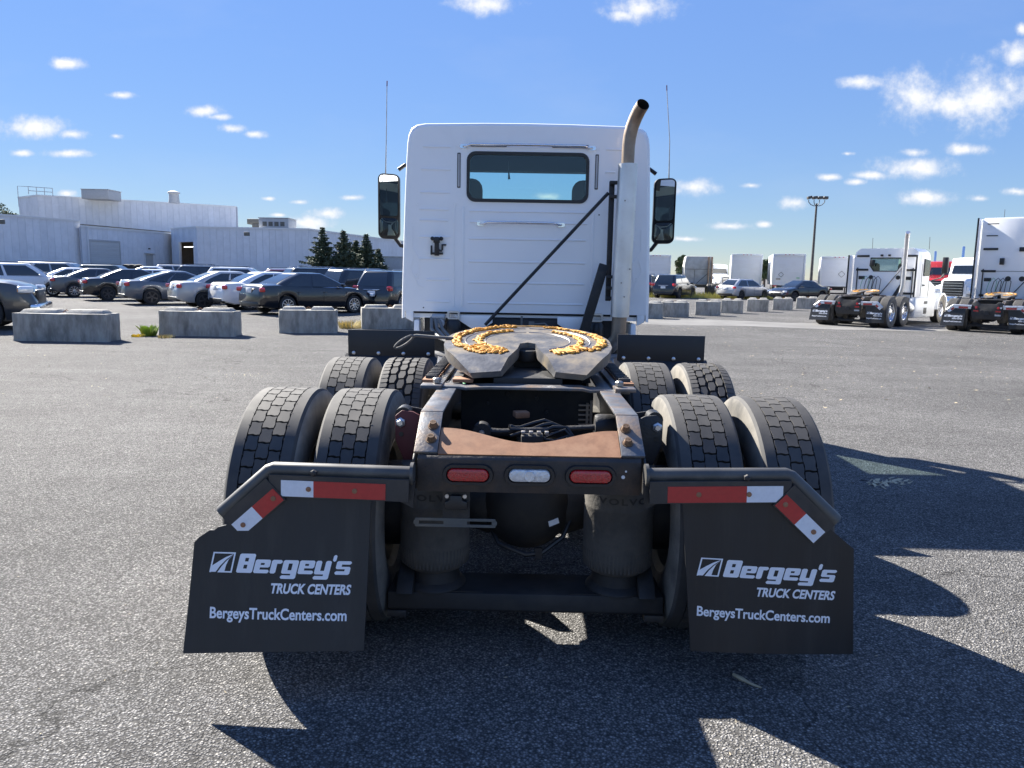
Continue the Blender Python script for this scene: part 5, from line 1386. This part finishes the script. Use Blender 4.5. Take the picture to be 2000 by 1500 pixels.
# ------------------------------------------------------------------ trees
def spruce(loc, h, rad, seed, label):
    r_ = random.Random(seed); root = empty('spruce_tree', loc); tag(root, label, 'tree', 'spruces in front of the warehouse')
    MB().tube([(0,0,0),(0,0,h*.5),(0,0,h*.98)],[.14,.08,.015],8).build('trunk', MT['bark'], root, off=(0,0,0))
    c = MB(); z = .35
    while z < h*.985:
        t = z/h; R_ = (rad*(1-t)**1.1+.05)*(.6+.7*r_.random())
        nb = 10 if t < .8 else 6
        for k in range(nb):
            a = 2*pi*(k+r_.random()*.7)/nb; L = R_*(.65+.45*r_.random())+.05
            d = Vector((cos(a), sin(a), 0)); droop = -.18-.2*(1-t)
            n = max(3, int(L/.11))
            for i in range(n):
                f = (i+.6)/n; jt = .35+.65*(1-t); p = d*L*f+Vector((0,0,z+droop*L*f*(1-.6*f)+.12*L*f*f))
                for j in range(6):
                    q = p+Vector((r_.uniform(-.14,.14), r_.uniform(-.14,.14), r_.uniform(-.16,.05)))*jt
                    e1 = Vector((r_.uniform(-1,1), r_.uniform(-1,1), r_.uniform(-.6,.3))).normalized()*r_.uniform(.14,.28); e2 = e1.cross(Vector((r_.uniform(-1,1), r_.uniform(-1,1), 1))).normalized()*.065
                    c.add([q-e1*.4-e2, q-e1*.4+e2, q+e1+e2*.3, q+e1-e2*.3], [[0,1,2,3]])
        z += h*.036+.02
    c.build('crown', MT['needles'], root, off=(0,0,0))
spruce(far(631, 75), 5.85, 3.0, 1, 'tallest spruce, leftmost of the clump by the warehouse wall')
spruce(far(672, 75), 5.5, 3.0, 2, 'second spruce from the left with a bushy top')
spruce(far(696, 78), 4.8, 2.4, 3, 'slim spruce in the middle of the clump')
spruce(far(716, 77), 5.25, 2.6, 4, 'spruce just left of the truck mirror')
spruce(far(739, 79), 4.0, 1.6, 5, 'smallest spruce peeking out at the right end of the clump')
def leafy(loc, h, rad, seed, label, squash=1.0):
    r_ = random.Random(seed); root = empty('broadleaf_tree', loc); tag(root, label, 'tree')
    tk = MB().tube([(0,0,0),(.05,0,h*.4),(0,.1,h*.75)],[.2,.14,.05],8)
    for k in range(5):
        a = 2*pi*k/5; tk.tube([(0,0,h*.4),(rad*.4*cos(a),rad*.4*sin(a),h*.65),(rad*.7*cos(a),rad*.7*sin(a),h*.8)],[.08,.05,.02],6)
    tk.build('trunk', MT['bark'], root, off=(0,0,0))
    c = MB(); cl = [(Vector((r_.gauss(0,.45), r_.gauss(0,.45), r_.gauss(0,.42)*squash))*rad, r_.uniform(.25,.45)*rad) for _ in range(22)]
    for ctr_, rr in cl:
        for _ in range(120):
            v = Vector((r_.gauss(0,1), r_.gauss(0,1), r_.gauss(0,1))).normalized()*rr*r_.random()**.4
            q = ctr_+v+Vector((0,0,h*.72)); e1 = Vector((r_.uniform(-1,1), r_.uniform(-1,1), r_.uniform(-1,1))).normalized()*.16; e2 = e1.cross(Vector((r_.uniform(-1,1),1,r_.uniform(-1,1)))).normalized()*.09
            c.add([q-e1, q+e2, q+e1, q-e2], [[0,1,2,3]])
    c.build('crown', MT['leaves'], root, off=(0,0,0))
leafy(far(6, 128), 12.6, 2.6, 21, 'leafy treetop rising behind the warehouse at the left edge')
leafy(far(1329, 80), 3.3, .8, 22, 'small tree in the gap between the first two box bodies right of the cab')
leafy(far(1690, 110), 4.2, 2.0, 23, 'shrubby tree far behind the white day-cab', .6)
leafy(far(1492, 84), 3.6, 1.1, 24, 'low tree between the second and third box bodies')

# ------------------------------------------------------------------ box trucks and trailers
MT['navysticker'] = MT['p_navy']
BOXG = 'box bodies parked in a row'
def box_body(loc, th, w, h, zb, L, label, decals=(), greyside=False, dock=True):
    root = empty('box_trailer', loc, th); tag(root, label, 'trailer', BOXG)
    z0, z1 = zb, zb+h
    MB().box((0,L/2+.06,(z0+z1)/2),(w-.04,L,h-.04)).build('box_wall', MT['boxw'], root, off=(0,0,0), bevel=.02)
    fr = MB()
    for s in (-1, 1): fr.box((s*(w/2-.06),.02,(z0+z1)/2),(.13,.12,h))
    fr.box((0,.02,z1-.08),(w-.26,.12,.17)).box((0,.02,z0+.06),(w-.26,.12,.14)); fr.build('door_frame', MT['boxw'], root, off=(0,0,0), bevel=.012)
    n = 7; hd = h-.32; dr = empty('roll_door', (0,0,0), parent=root)
    sl = MB().box((0,.03,0),(w-.28,.04,hd/n-.001)).mesh('door_slat', MT['boxdoor'], off=(0,0,0))
    for k in range(n): link('door_slat', sl, dr, (0,0,z0+.14+(k+.5)*hd/n))
    for (x, z, kind_, sz) in decals:
        d = MB()
        if kind_ == 'diamond':
            for a_, b_ in (((0,1),(1,0)),((1,0),(0,-1)),((0,-1),(-1,0)),((-1,0),(0,1))): d.bar((x+a_[0]*sz,-.004,z+a_[1]*sz),(x+b_[0]*sz,-.004,z+b_[1]*sz),.03,.008,upv=(0,1,0))
            d.build('placard_outline', MT['unitdark'], root, off=(0,0,0))
        else: d.box((x,-.004,z),(sz*2,.01,sz*.6)).build('sticker', MT[kind_], root, off=(0,0,0))
    for k in range(3): MB().box((-.3+.3*k,-.05,z1-.06),(.09,.03,.05)).build('marker_lamp', MT['tail'], root, off=(0,0,0))
    for s in (-1, 1):
        MB().box((s*(w/2-.25),-.05,z0-.06),(.28,.04,.10)).build('tail_lamp', MT['tail'], root, off=(0,0,0), bevel=.01)
        MB().bar((s*.55,.1,z0),(s*.55,.12,.5),.08,.08).build('bumper_strut', MT['chassis'], root, off=(0,0,0))
        for yy in (1.2,2.4): wheel(root, s*(w/2-.18), yy, 'rib', s)
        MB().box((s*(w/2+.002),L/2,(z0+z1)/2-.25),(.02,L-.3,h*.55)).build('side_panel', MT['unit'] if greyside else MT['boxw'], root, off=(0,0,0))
    MB().box((0,.1,.5),(w-.3,.10,.12)).build('bumper_bar', MT['chassis'], root, off=(0,0,0), bevel=.01)
    MB().box((0,.02,z0-.05),(w-.1,.14,.09)).build('sill', MT['chassis'], root, off=(0,0,0))
    MB().box((0,L/2,z0-.2),(.9,L-.2,.2)).build('frame', MT['chassis2'], root, off=(0,0,0))
    return root
def bx(u, D_): return far(u, D_)
box_body(bx(1281,68), R(-10), 2.5, 2.45, 1.0, 6, 'white box truck body just right of the cab, partly hidden')
box_body(bx(1457,66), R(-14), 2.55, 2.60, 1.0, 6.5, 'plain white box body behind the silver hatchback')
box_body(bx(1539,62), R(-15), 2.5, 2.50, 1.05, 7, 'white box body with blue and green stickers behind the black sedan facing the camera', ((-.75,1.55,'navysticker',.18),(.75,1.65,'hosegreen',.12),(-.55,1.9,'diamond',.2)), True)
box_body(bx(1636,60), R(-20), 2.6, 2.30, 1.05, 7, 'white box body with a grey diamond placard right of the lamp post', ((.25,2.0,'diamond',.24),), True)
box_body(bx(1714,56), R(-22), 2.5, 2.35, 1.0, 6, 'white box body hidden behind the white day-cab')

# old sleeper tractor seen from behind and white truck nose beside it
ot = empty('old_sleeper_truck', far(1364, 66), R(-8)); tag(ot, 'chalky grey old sleeper tractor with twin stacks seen from behind', 'truck')
MB().loft([[(-1.2,0,.9),(1.2,0,.9),(1.22,0,2.6),(1.1,0,3.35),(-1.1,0,3.35),(-1.22,0,2.6)],[(-1.2,2.4,.9),(1.2,2.4,.9),(1.22,2.4,2.6),(1.1,2.2,3.35),(-1.1,2.2,3.35),(-1.22,2.4,2.6)]]).build('sleeper_body', MT['oldgrey'], ot, off=(0,0,0), bevel=.06)
for z in (2.25,): MB().box((0,-.02,z),(2.3,.03,.03)).build('panel_seam', MT['unitdark'], ot, off=(0,0,0))
for x in (-.35,): MB().box((x,-.02,1.6),(.03,.03,1.2)).build('panel_seam', MT['unitdark'], ot, off=(0,0,0))
MB().bar((.75,-.15,1.9),(-.2,-.15,1.0),.04,.04).build('brace_rod', MT['chassis'], ot, off=(0,0,0))
for x in (.78,1.05): MB().tube([(x,-.25,.8),(x,-.25,3.3)],[.08,.08],12).build('exhaust_stack', MT['stack'], ot, off=(0,0,0))
for s in (-1, 1):
    for x in (1.05,.72):
        for yy in (-.5,-1.8): wheel(ot, s*x, yy, 'rib', s)
MB().box((0,-1.2,.85),(.9,2.6,.25)).build('frame', MT['chassis2'], ot, off=(0,0,0))

def nose_truck(name, loc, rz, paint, label, stacks=True):
    """conventional tractor seen from the front; its nose points along -y"""
    o_ = (0,0,0); t = empty(name, loc, rz); tag(t, label, 'truck')
    rg = []
    for (y, w, zt) in ((-2.0,.55,1.55),(-1.85,.62,1.72),(-1.0,.72,1.80),(0,.95,1.92)): rg.append([(-w,y,.85),(w,y,.85),(w,y,zt-.12),(w*.8,y,zt),(-w*.8,y,zt),(-w,y,zt-.12)])
    MB().loft(rg).build('hood', MT[paint], t, off=o_, bevel=.03)
    MB().loft([[(-1.05,0,1.0),(1.05,0,1.0),(1.05,0,1.9),(-1.05,0,1.9)],[(-1.05,.25,1.0),(1.05,.25,1.0),(1.0,.25,2.75),(-1.0,.25,2.75)],[(-1.05,1.7,1.0),(1.05,1.7,1.0),(1.0,1.7,2.85),(-1.0,1.7,2.85)]]).build('cab', MT[paint], t, off=o_, bevel=.05)
    MB().add([(-.9,.0,1.97),(.9,.0,1.97),(.85,.215,2.6),(-.85,.215,2.6)],[[0,1,2,3]]).build('windscreen', MT['carglass'], t, off=o_)
    for s in (-1, 1): MB().add([(s*1.056,.4,1.95),(s*1.056,1.3,1.95),(s*1.03,1.3,2.55),(s*1.02,.4,2.55)],[[0,1,2,3]]).build('side_window', MT['carglass'], t, off=o_)
    MB().box((0,-2.02,1.25),(.95,.06,.75)).build('grille', MT['black'], t, off=o_, bevel=.02)
    for k in range(5): MB().box((0,-2.06,.98+.13*k),(.9,.02,.03)).build('grille_bar', MT['chrome'], t, off=o_)
    MB().box((0,-2.15,.58),(2.35,.25,.36)).build('bumper', MT['chrome'], t, off=o_, bevel=.06)
    for s in (-1, 1):
        f_ = MB(); f_.loft([[(s*.55,-1.95,1.0),(s*1.12,-1.85,.95),(s*1.12,-1.85,1.2),(s*.6,-1.95,1.35)],[(s*.6,-1.2,1.2),(s*1.18,-1.2,1.15),(s*1.18,-1.2,1.32),(s*.7,-1.2,1.5)],[(s*.8,-.4,.8),(s*1.18,-.4,.8),(s*1.18,-.4,1.1),(s*.9,-.4,1.3)]]); f_.build('fender', MT[paint], t, off=o_, bevel=.03)
        MB().box((s*.86,-1.96,1.12),(.34,.08,.2)).build('headlight', MT['headl'], t, off=o_, bevel=.03)
        wheel(t, s*1.0, -1.2, 'rib', s, 'rimc')
        MB().box((s*1.35,.1,2.1),(.12,.14,.6)).build('mirror', MT['black'], t, off=o_, bevel=.03)
        if stacks: MB().tube([(s*1.12,1.85,.9),(s*1.12,1.85,3.25),(s*1.16,1.95,3.4)],.07,10).build('exhaust_stack', MT['chrome'], t, off=o_)
    return t
nose_truck('white_truck', far(1402, 72), R(10), 'boxw', 'white truck nose showing between the grey sleeper and the plain white box body', False)
nose_truck('white_truck', far(1894, 39), R(-50), 'boxw', 'white long-nose truck with black grille between the two white tractors')
nose_truck('red_truck', far(1846, 46), R(-42), 'redp', 'red long-nose truck showing just right of the white day-cab')

# ------------------------------------------------------------------ other tractors of the yard
def yard_tractor(name, loc, rz, label, sleeper):
    o_ = (0,0,0); t = empty(name, loc, rz); tag(t, label, 'truck', 'white tractors parked in the yard')
    for ch in truck.children:                              # chassis parts alike on all three tractors
        st_ = ch.name.split('.')[0]
        if st_ in ('frame_rail','coupling_plate','slide_rail','cross_plate','mud_flap','drive_axle','air_spring','transverse_beam'):
            copy_tree(ch, t)
        if st_ == 'flap_hanger':
            c = copy_tree(ch, t); c.material_slots[0].link = 'OBJECT'; c.material_slots[0].material = MT['satin']
            for q in c.children:
                if q.name.startswith('hanger_plate'): q.material_slots[0].link = 'OBJECT'; q.material_slots[0].material = MT['satin']
    for D_ in (0, 1.27):
        for s in (-1, 1):
            for xc in (1.065, .725): wheel(t, s*xc, D_, 'rib', flip=(1 if xc > 1 else -1)*s, rim='rimc' if xc > 1 else 'rim', turn=xc+D_)
    yf = 5.5 if not sleeper else 6.4
    for s in (-1, 1): wheel(t, s*1.03, yf, 'rib', flip=s, rim='rimc', turn=.5)
    tl = MB().prism([(-.43,.55),(-.36,.42),(.36,.42),(.43,.55),(.43,.92),(.30,.98),(.22,.90),(-.22,.90),(-.30,.98),(-.43,.92)], XZ(-.64), .06).build('tail_board', MT['chassis'], t, off=o_, bevel=.01)
    for s in (-1, 1):
        MB().lathe([(-.64,.045),(-.665,.04),(-.67,0)],(s*.30,0,.78),'y',14).build('tail_lamp', MT['lens_r'], tl, off=o_)
        MB().box((s*.30,-.655,.68),(.14,.02,.05)).build('reflector', MT['lens_r'], tl, off=o_)
    MB().lathe([(-.64,.03),(-.66,.028),(-.66,0)],(.37,0,.79),'y',10).build('reverse_lamp', MT['lens_c'], tl, off=o_)
    MB().box((.30,-.66,.56),(.16,.02,.05)).build('tail_sticker', MT['unit'], tl, off=o_)
    MB().box((0,-.655,.62),(.12,.02,.12)).build('socket', MT['black'], tl, off=o_)
    yb = 2.55; zt = 2.72 if not sleeper else 3.75
    hw = 1.12
    rc_ = .22 if not sleeper else .06
    W0 = [(-hw,.98),(hw,.98),(hw,zt-.35*rc_/.22),(hw-.06*rc_/.22,zt-.12*rc_/.22),(hw-rc_,zt),(-hw+rc_,zt),(-hw+.06*rc_/.22,zt-.12*rc_/.22),(-hw,zt-.35*rc_/.22)]
    dep = 1.7 if not sleeper else 2.6
    cabs = MB()
    if sleeper:
        cabs.loft([[(x,yb,z) for x,z in W0],[(x,yb+dep,z) for x,z in W0],[(x*.95,yb+dep+1.2,min(z,2.9)) for x,z in W0]]).build('cab_shell', MT['white'], t, off=o_, bevel=.04)
    else:
        gz = 1.83
        WIN2 = [(-.52,2.38),(-.54,2.1),(-.40,1.90),(.40,1.90),(.54,2.1),(.52,2.38)]
        OFF_ = OFF
        rw = holed('cab_rear_wall', W0, [WIN2], yb, MT['white'], t)
        MB().loft([[(x,yb+.01,z) for x,z in W0],[(x,yb+dep-.4,z) for x,z in W0]], cap=False).build('cab_shell', MT['white'], t, off=o_)
        MB().add([(*(W0[i][0],yb+dep-.4,W0[i][1]),) for i in (2,3,4,5,6,7)]+[(-hw,yb+dep-.4,2.45),(-1,yb+dep-.4,2.45),(1,yb+dep-.4,2.45),(hw,yb+dep-.4,2.45)], [[0,1,2,3,4,5,6,7,8,9]]).build('screen_header', MT['white'], t, off=o_)
        MB().add([(-1.1,yb+dep-.38,2.45),(1.1,yb+dep-.38,2.45),(1.1,yb+dep+.1,1.7),(-1.1,yb+dep+.1,1.7)],[[0,1,2,3]]).build('windscreen', MT['lightglass'], t, off=o_)
        MB().add([(-1.1,yb+dep-.3,1.7),(1.1,yb+dep-.3,1.7),(1.1,yb+dep-.3,.98),(-1.1,yb+dep-.3,.98)],[[0,1,2,3]]).build('dashboard', MT['interior'], t, off=o_)
        MB().prism(WIN2, XZ(yb+.01), .006).build('rear_window_glass', MT['lightglass'], rw, off=o_)
        MB().tube([(x,yb-.005,z) for x,z in WIN2+WIN2[:1]],.016,6).build('rear_window_seal', MT['black'], rw, off=o_)
        for s in (-1, 1): MB().prism(rrect(.44,1.0,.1,3,s*.55,1.7), XZ(yb+.3), .14).build('seat', MT['seat'], t, off=o_, bevel=.03)
        for s in (-1, 1): MB().lathe([(yb-.002,.075),(yb-.02,.075),(yb-.02,.05),(yb-.004,.045),(yb-.004,0)],(s*.47,0,1.68),'y',18).build('wall_port', MT['black'], rw, off=o_)
    # black straps and frames on the rear wall
    rows = (1.12,1.95,2.45) if not sleeper else (1.12,1.95,2.70,3.15,3.55)
    for z in rows:
        for s in (-1, 1):
            MB().box((s*.80,yb-.02,z),(.44 if z < 3 else .34,.03,.075 if z < 3 else .03)).build('fairing_bracket', MT['black'], t, off=o_, bevel=.006)
    for z in (1.66,):
        for s in (-1, 1): MB().box((s*.80,yb-.012,z),(.22,.02,.12)).build('wall_slot', MT['black'], t, off=o_, bevel=.02)
    for s in (-1, 1):
        hE = zt-(.25 if not sleeper else .02)
        MB().box((s*1.16,yb+.1-.25,(1.0+hE)/2),(.03,.5,hE-1.0)).build('side_fairing', MT['white'], t, off=o_, bevel=.01)
        MB().box((s*1.165,yb-.41,(1.0+hE)/2),(.05,.03,hE-1.0)).build('fairing_edge', MT['black'], t, off=o_)
        MB().box((s*.96,yb-.03,1.5),(.03,.03,1.05)).build('fairing_post', MT['black'], t, off=o_)
        MB().box((s*1.05,yb+dep*.6,.62),(.22,dep+.6,.72)).build('side_skirt', MT['white'], t, off=o_, bevel=.05)
        tk = MB().lathe([(1.95,.0),(1.95,.26),(2.0,.29),(2.9,.29),(2.95,.26),(2.95,0)],(s*.85,0,.60),'y',26).build('fuel_tank', MT['satin'], t, off=o_)
        fe = MB(); rr = [(yf+.62*cos(a), .52+.62*sin(a)) for a in [R(k) for k in range(0,181,15)]]+[(yf-.55*cos(a), .52+.55*sin(a)) for a in [R(k) for k in range(0,181,15)]]
        fe.prism(rr, YZ(s*1.05-.15), .3); fe.build('front_fender', MT['white'], t, off=o_)
        MB().loft([[(s*1.42,yb+dep-.1,1.85),(s*1.62,yb+dep-.1,1.85),(s*1.62,yb+dep-.1,2.45),(s*1.42,yb+dep-.1,2.45)],[(s*1.45,yb+dep+.08,1.9),(s*1.6,yb+dep+.08,1.9),(s*1.6,yb+dep+.08,2.4),(s*1.45,yb+dep+.08,2.4)]]).build('mirror', MT['black'], t, off=o_, bevel=.02)
        MB().tube([(s*1.5,yb+dep,1.86),(s*1.4,yb+dep,1.7),(s*1.1,yb+dep,1.6)],.025,6).build('mirror_arm', MT['black'], t, off=o_)
        MB().tube([(s*1.0,yb+dep-.3,zt),(s*1.0,yb+dep-.35,zt+.45)],.008,5).build('antenna', MT['chassis'], t, off=o_)
    for s in (-1, 1):
        MB().add([(s*(hw+.012),yb+.55,1.75),(s*(hw+.012),yb+dep-.45,1.75),(s*(hw+.012),yb+dep-.45,2.32),(s*(hw+.012),yb+.55,2.36)],[[0,1,2,3]]).build('door_window', MT['carglass'], t, off=o_)
        for yq in (.42, dep-.42): MB().box((s*(hw+.004),yb+yq,1.6),(.012,.014,1.15)).build('door_seam', MT['unitdark'], t, off=o_)
        MB().box((s*1.162,yb+1.0,.50),(.01,.34,.22)).build('step_opening', MT['black'], t, off=o_, bevel=.004)
        MB().box((s*1.162,yb+1.0,.80),(.01,.40,.10)).build('step_opening', MT['black'], t, off=o_, bevel=.004)
        MB().box((s*(hw+.03),yb+.62,1.42),(.05,.16,.05)).build('door_handle', MT['black'], t, off=o_, bevel=.008)
    hd = MB(); rg = []
    hy = yb+dep-.4+(1.2 if sleeper else 0)
    for (y, w, zq) in ((hy,1.08,1.75),(hy+.8,1.0,1.66),(hy+1.7,.88,1.5),(hy+2.1,.78,1.2)): rg.append([(-w,y,.85),(w,y,.85),(w,y,zq-.15),(w*.8,y,zq),(-w*.8,y,zq),(-w,y,zq-.15)])
    hd.loft(rg).build('hood', MT['white'], t, off=o_, bevel=.05)
    MB().box((0,hy+2.1,.55),(2.3,.3,.4)).build('bumper', MT['white'], t, off=o_, bevel=.06)
    MB().tube([(-.15,yb-.05,1.0),(.62,yb-.08,2.05)],.016,6).build('brace_rod', MT['chassis'], t, off=o_)
    MB().bar((.62,yb-.08,2.05),(.62,yb-.08,1.35),.05,.05).build('stack_post', MT['chassis'], t, off=o_)
    MB().bar((.62,yb-.08,1.4),(.40,yb-.1,.98),.11,.06,upv=(0,1,0)).build('post_brace', MT['chassis'], t, off=o_)
    if not sleeper: MB().tube([(.62,yb-.25,1.0),(.70,yb-.28,1.15),(.74,yb-.28,1.4),(.74,yb-.28,3.05),(.76,yb-.32,3.15),(.80,yb-.42,3.25)],.075,14).build('exhaust_stack', MT['satin'], t, off=o_, smooth=60)
    hs = MB()
    for k, m_ in enumerate(('hosegreen','black','black','black')):
        x = -.72+.14*k
        MB().tube([(x,yb-.06,1.08),(x-.05,yb-.16,1.3),(x+.02,yb-.18,1.6),(x+.12,yb-.12,1.72),(x+.22,yb-.1,1.6),(x+.2,yb-.14,1.25),(x+.1,yb-.1,1.05)],.012 if k else .008,6).build('coiled_hose', MT[m_], t, off=o_)
    MB().box((-.42,yb-.06,2.28 if sleeper else 2.20),(.13,.10,.22)).build('hose_holder', MT['black'], t, off=o_, bevel=.015)
    if sleeper:
        MB().box((.12,yb-.05,2.68),(.14,.08,.14)).bar((.12,yb-.08,2.66),(.45,yb-.08,2.64),.03,.03).build('work_lamp', MT['black'], t, off=o_, bevel=.01)
        for s in (-1, 1): MB().lathe([(yb-.002,.085),(yb-.02,.085),(yb-.02,.06),(yb-.004,.055),(yb-.004,0)],(s*.20,0,1.70),'y',18).build('wall_port', MT['black'], t, off=o_)
        MB().box((0,yb-.004,1.95),(1.2,.012,.014)).build('wall_seam', MT['black'], t, off=o_)
    else:
        for x in (-.14,.12): MB().box((x,yb-.03,2.47),(.09,.05,.07)).build('cab_lamp', MT['black'], t, off=o_, bevel=.01)
        for k in range(5): MB().box((-.6+.3*k,yb+.9,zt+.02),(.10,.08,.04)).build('marker_lamp', MT['boxw'], t, off=o_, bevel=.01)
    return t
p2 = gnd(1686, 640); p3 = gnd(1948, 652)
yard_tractor('yard_tractor', (p2.x+.05, p2.y+.85, 0), R(-44), 'white day-cab tractor with a tall silver stack parked right of the concrete blocks', False)
yard_tractor('yard_tractor', (p3.x+.20, p3.y+.70, 0), R(-44), 'white sleeper tractor with tall flat rear wall at the right edge of the picture', True)

# ------------------------------------------------------------------ lamp post
lpb = far(1584, 60); lp = empty('lamp_post', (lpb.x, lpb.y, 0)); tag(lp, 'tall dark lamp post with a cluster of floodlights between two trailers', 'lamp post')
MB().tube([(0,0,0),(0,0,3.5),(0,0,7.35)],[.13,.10,.075],12).build('pole', MT['bulb'], lp, off=(0,0,0))
MB().box((0,0,.25),(.55,.55,.5)).build('base', MT['conc_new'], lp, off=(0,0,0), bevel=.04)
for k in range(4):
    x = -.62+.41*k; MB().tube([(x*.25,0,7.15),(x*.7,0,7.25),(x,0,7.45),(x,0,7.62)],.03,7).build('lamp_arm', MT['bulb'], lp, off=(0,0,0))
    MB().box((x+.05,0,7.78),(.34,.36,.22),M=Matrix.Rotation(R(-14+5*k),3,'Y')).build('floodlight', MT['bulb'], lp, off=(0,0,0), bevel=.04)

# ------------------------------------------------------------------ weeds, dry grass, litter
def tuft(name, loc, n, h, spread, m, seed, label, cat='grass', wide=.006):
    r_ = random.Random(seed); mb = MB()
    for _ in range(n):
        a = r_.random()*2*pi; b = r_.random()**.6*spread; p = Vector((b*cos(a), b*sin(a), 0)); L = h*r_.uniform(.45,1); lean = Vector((cos(a), sin(a), 0))*r_.uniform(.1,.8)*L
        w = Vector((-sin(a+1), cos(a+1), 0))*wide*r_.uniform(.6,1.4); q = p+lean*.4+Vector((0,0,L*.6)); e = p+lean+Vector((0,0,L))
        mb.add([p-w, p+w, q+w*1.2, q-w*1.2, e], [[0,1,2,3],[3,2,4]])
    o = mb.build(name, MT[m], None, off=(0,0,0), smooth=60); o.location = loc
    return tag(o, label, cat)
w1 = gnd(291, 656); tuft('weed_plant', (w1.x, w1.y, 0), 140, .27, .14, 'weed', 31, 'bright green weed at the left end of the second concrete block', 'plant', .02)
w2 = gnd(274, 657); tuft('weed_plant', (w2.x, w2.y-.1, 0), 60, .07, .12, 'yellow', 32, 'low yellow leaves beside the bright green weed', 'plant', .025)
w3 = gnd(324, 660); tuft('grass_tuft', (w3.x, w3.y, 0), 90, .10, .18, 'drygrass', 33, 'small dry tuft in front of the second concrete block')
w4 = gnd(684, 641); tuft('grass_tuft', (w4.x, w4.y, 0), 320, .26, .30, 'drygrass', 34, 'straw coloured grass clump between the third and fourth blocks')
r_ = random.Random(40); gs = MB()
for _ in range(2600):
    u = r_.uniform(1268,1600); D_ = r_.uniform(57,64); q = far(u, D_); L = r_.uniform(.12,.5); w = Vector((.03,0,0)); a = r_.random()*6.3; e = q+Vector((.3*L*cos(a), .3*L*sin(a), L)); gs.add([q-w, q+w, e], [[0,1,2]])
tag(gs.build('grass', MT['verge'], None), 'strip of dry grass along the trailers', None, kind='stuff')
r_ = random.Random(41); lt = MB()
def chips(n, f, sz):
    for _ in range(n):
        q = f(); s_ = sz*r_.uniform(.4,1.5); a = r_.random()*6.3; e1 = Vector((cos(a), sin(a), r_.uniform(0,.5)))*s_; e2 = Vector((-sin(a), cos(a), r_.uniform(0,.3)))*s_*r_.uniform(.15,.6)
        c_ = Vector((q.x, q.y, .004)); lt.add([c_-e1, c_+e2, c_+e1, c_-e2], [[0,1,2,3]])
chips(420, lambda: gnd(r_.uniform(1290,2000), 640+160*r_.random()**2), .022)
chips(160, lambda: gnd(r_.uniform(0,700), 670+130*r_.random()**2), .014)
chips(130, lambda: gnd(r_.uniform(0,2000), 800+680*r_.random()), .006)
chips(70, lambda: gnd(r_.gauss(1735,25), r_.gauss(942,5)), .03)
chips(40, lambda: gnd(r_.gauss(485,25), r_.gauss(732,4)), .014)
chips(60, lambda: gnd(r_.gauss(1420,60), r_.gauss(644,2)), .022)
tag(lt.build('litter', MT['chip'], None), 'scattered pale dry leaves and chips lying on the asphalt', None, kind='stuff')
tw = MB().tube([gnd(1432,1317,.006), gnd(1447,1325,.008), gnd(1468,1336,.006), gnd(1487,1343,.006)],[.006,.009,.005,.003],6).build('twig', MT['chip'], None); tag(tw, 'pale dry twig lying in the shadow in front of the right mud flap', 'twig')
pb = MB(); q = gnd(1055,1291); o = MB().lathe([(-.002,.008),(.006,.012),(.012,.007),(.014,0)],(0,0,0),'z',7).build('pebble', MT['conc_new'], None, off=(0,0,0)); o.location = (q.x, q.y, .002); tag(o, 'single pale pebble in the shadow behind the truck', 'pebble')
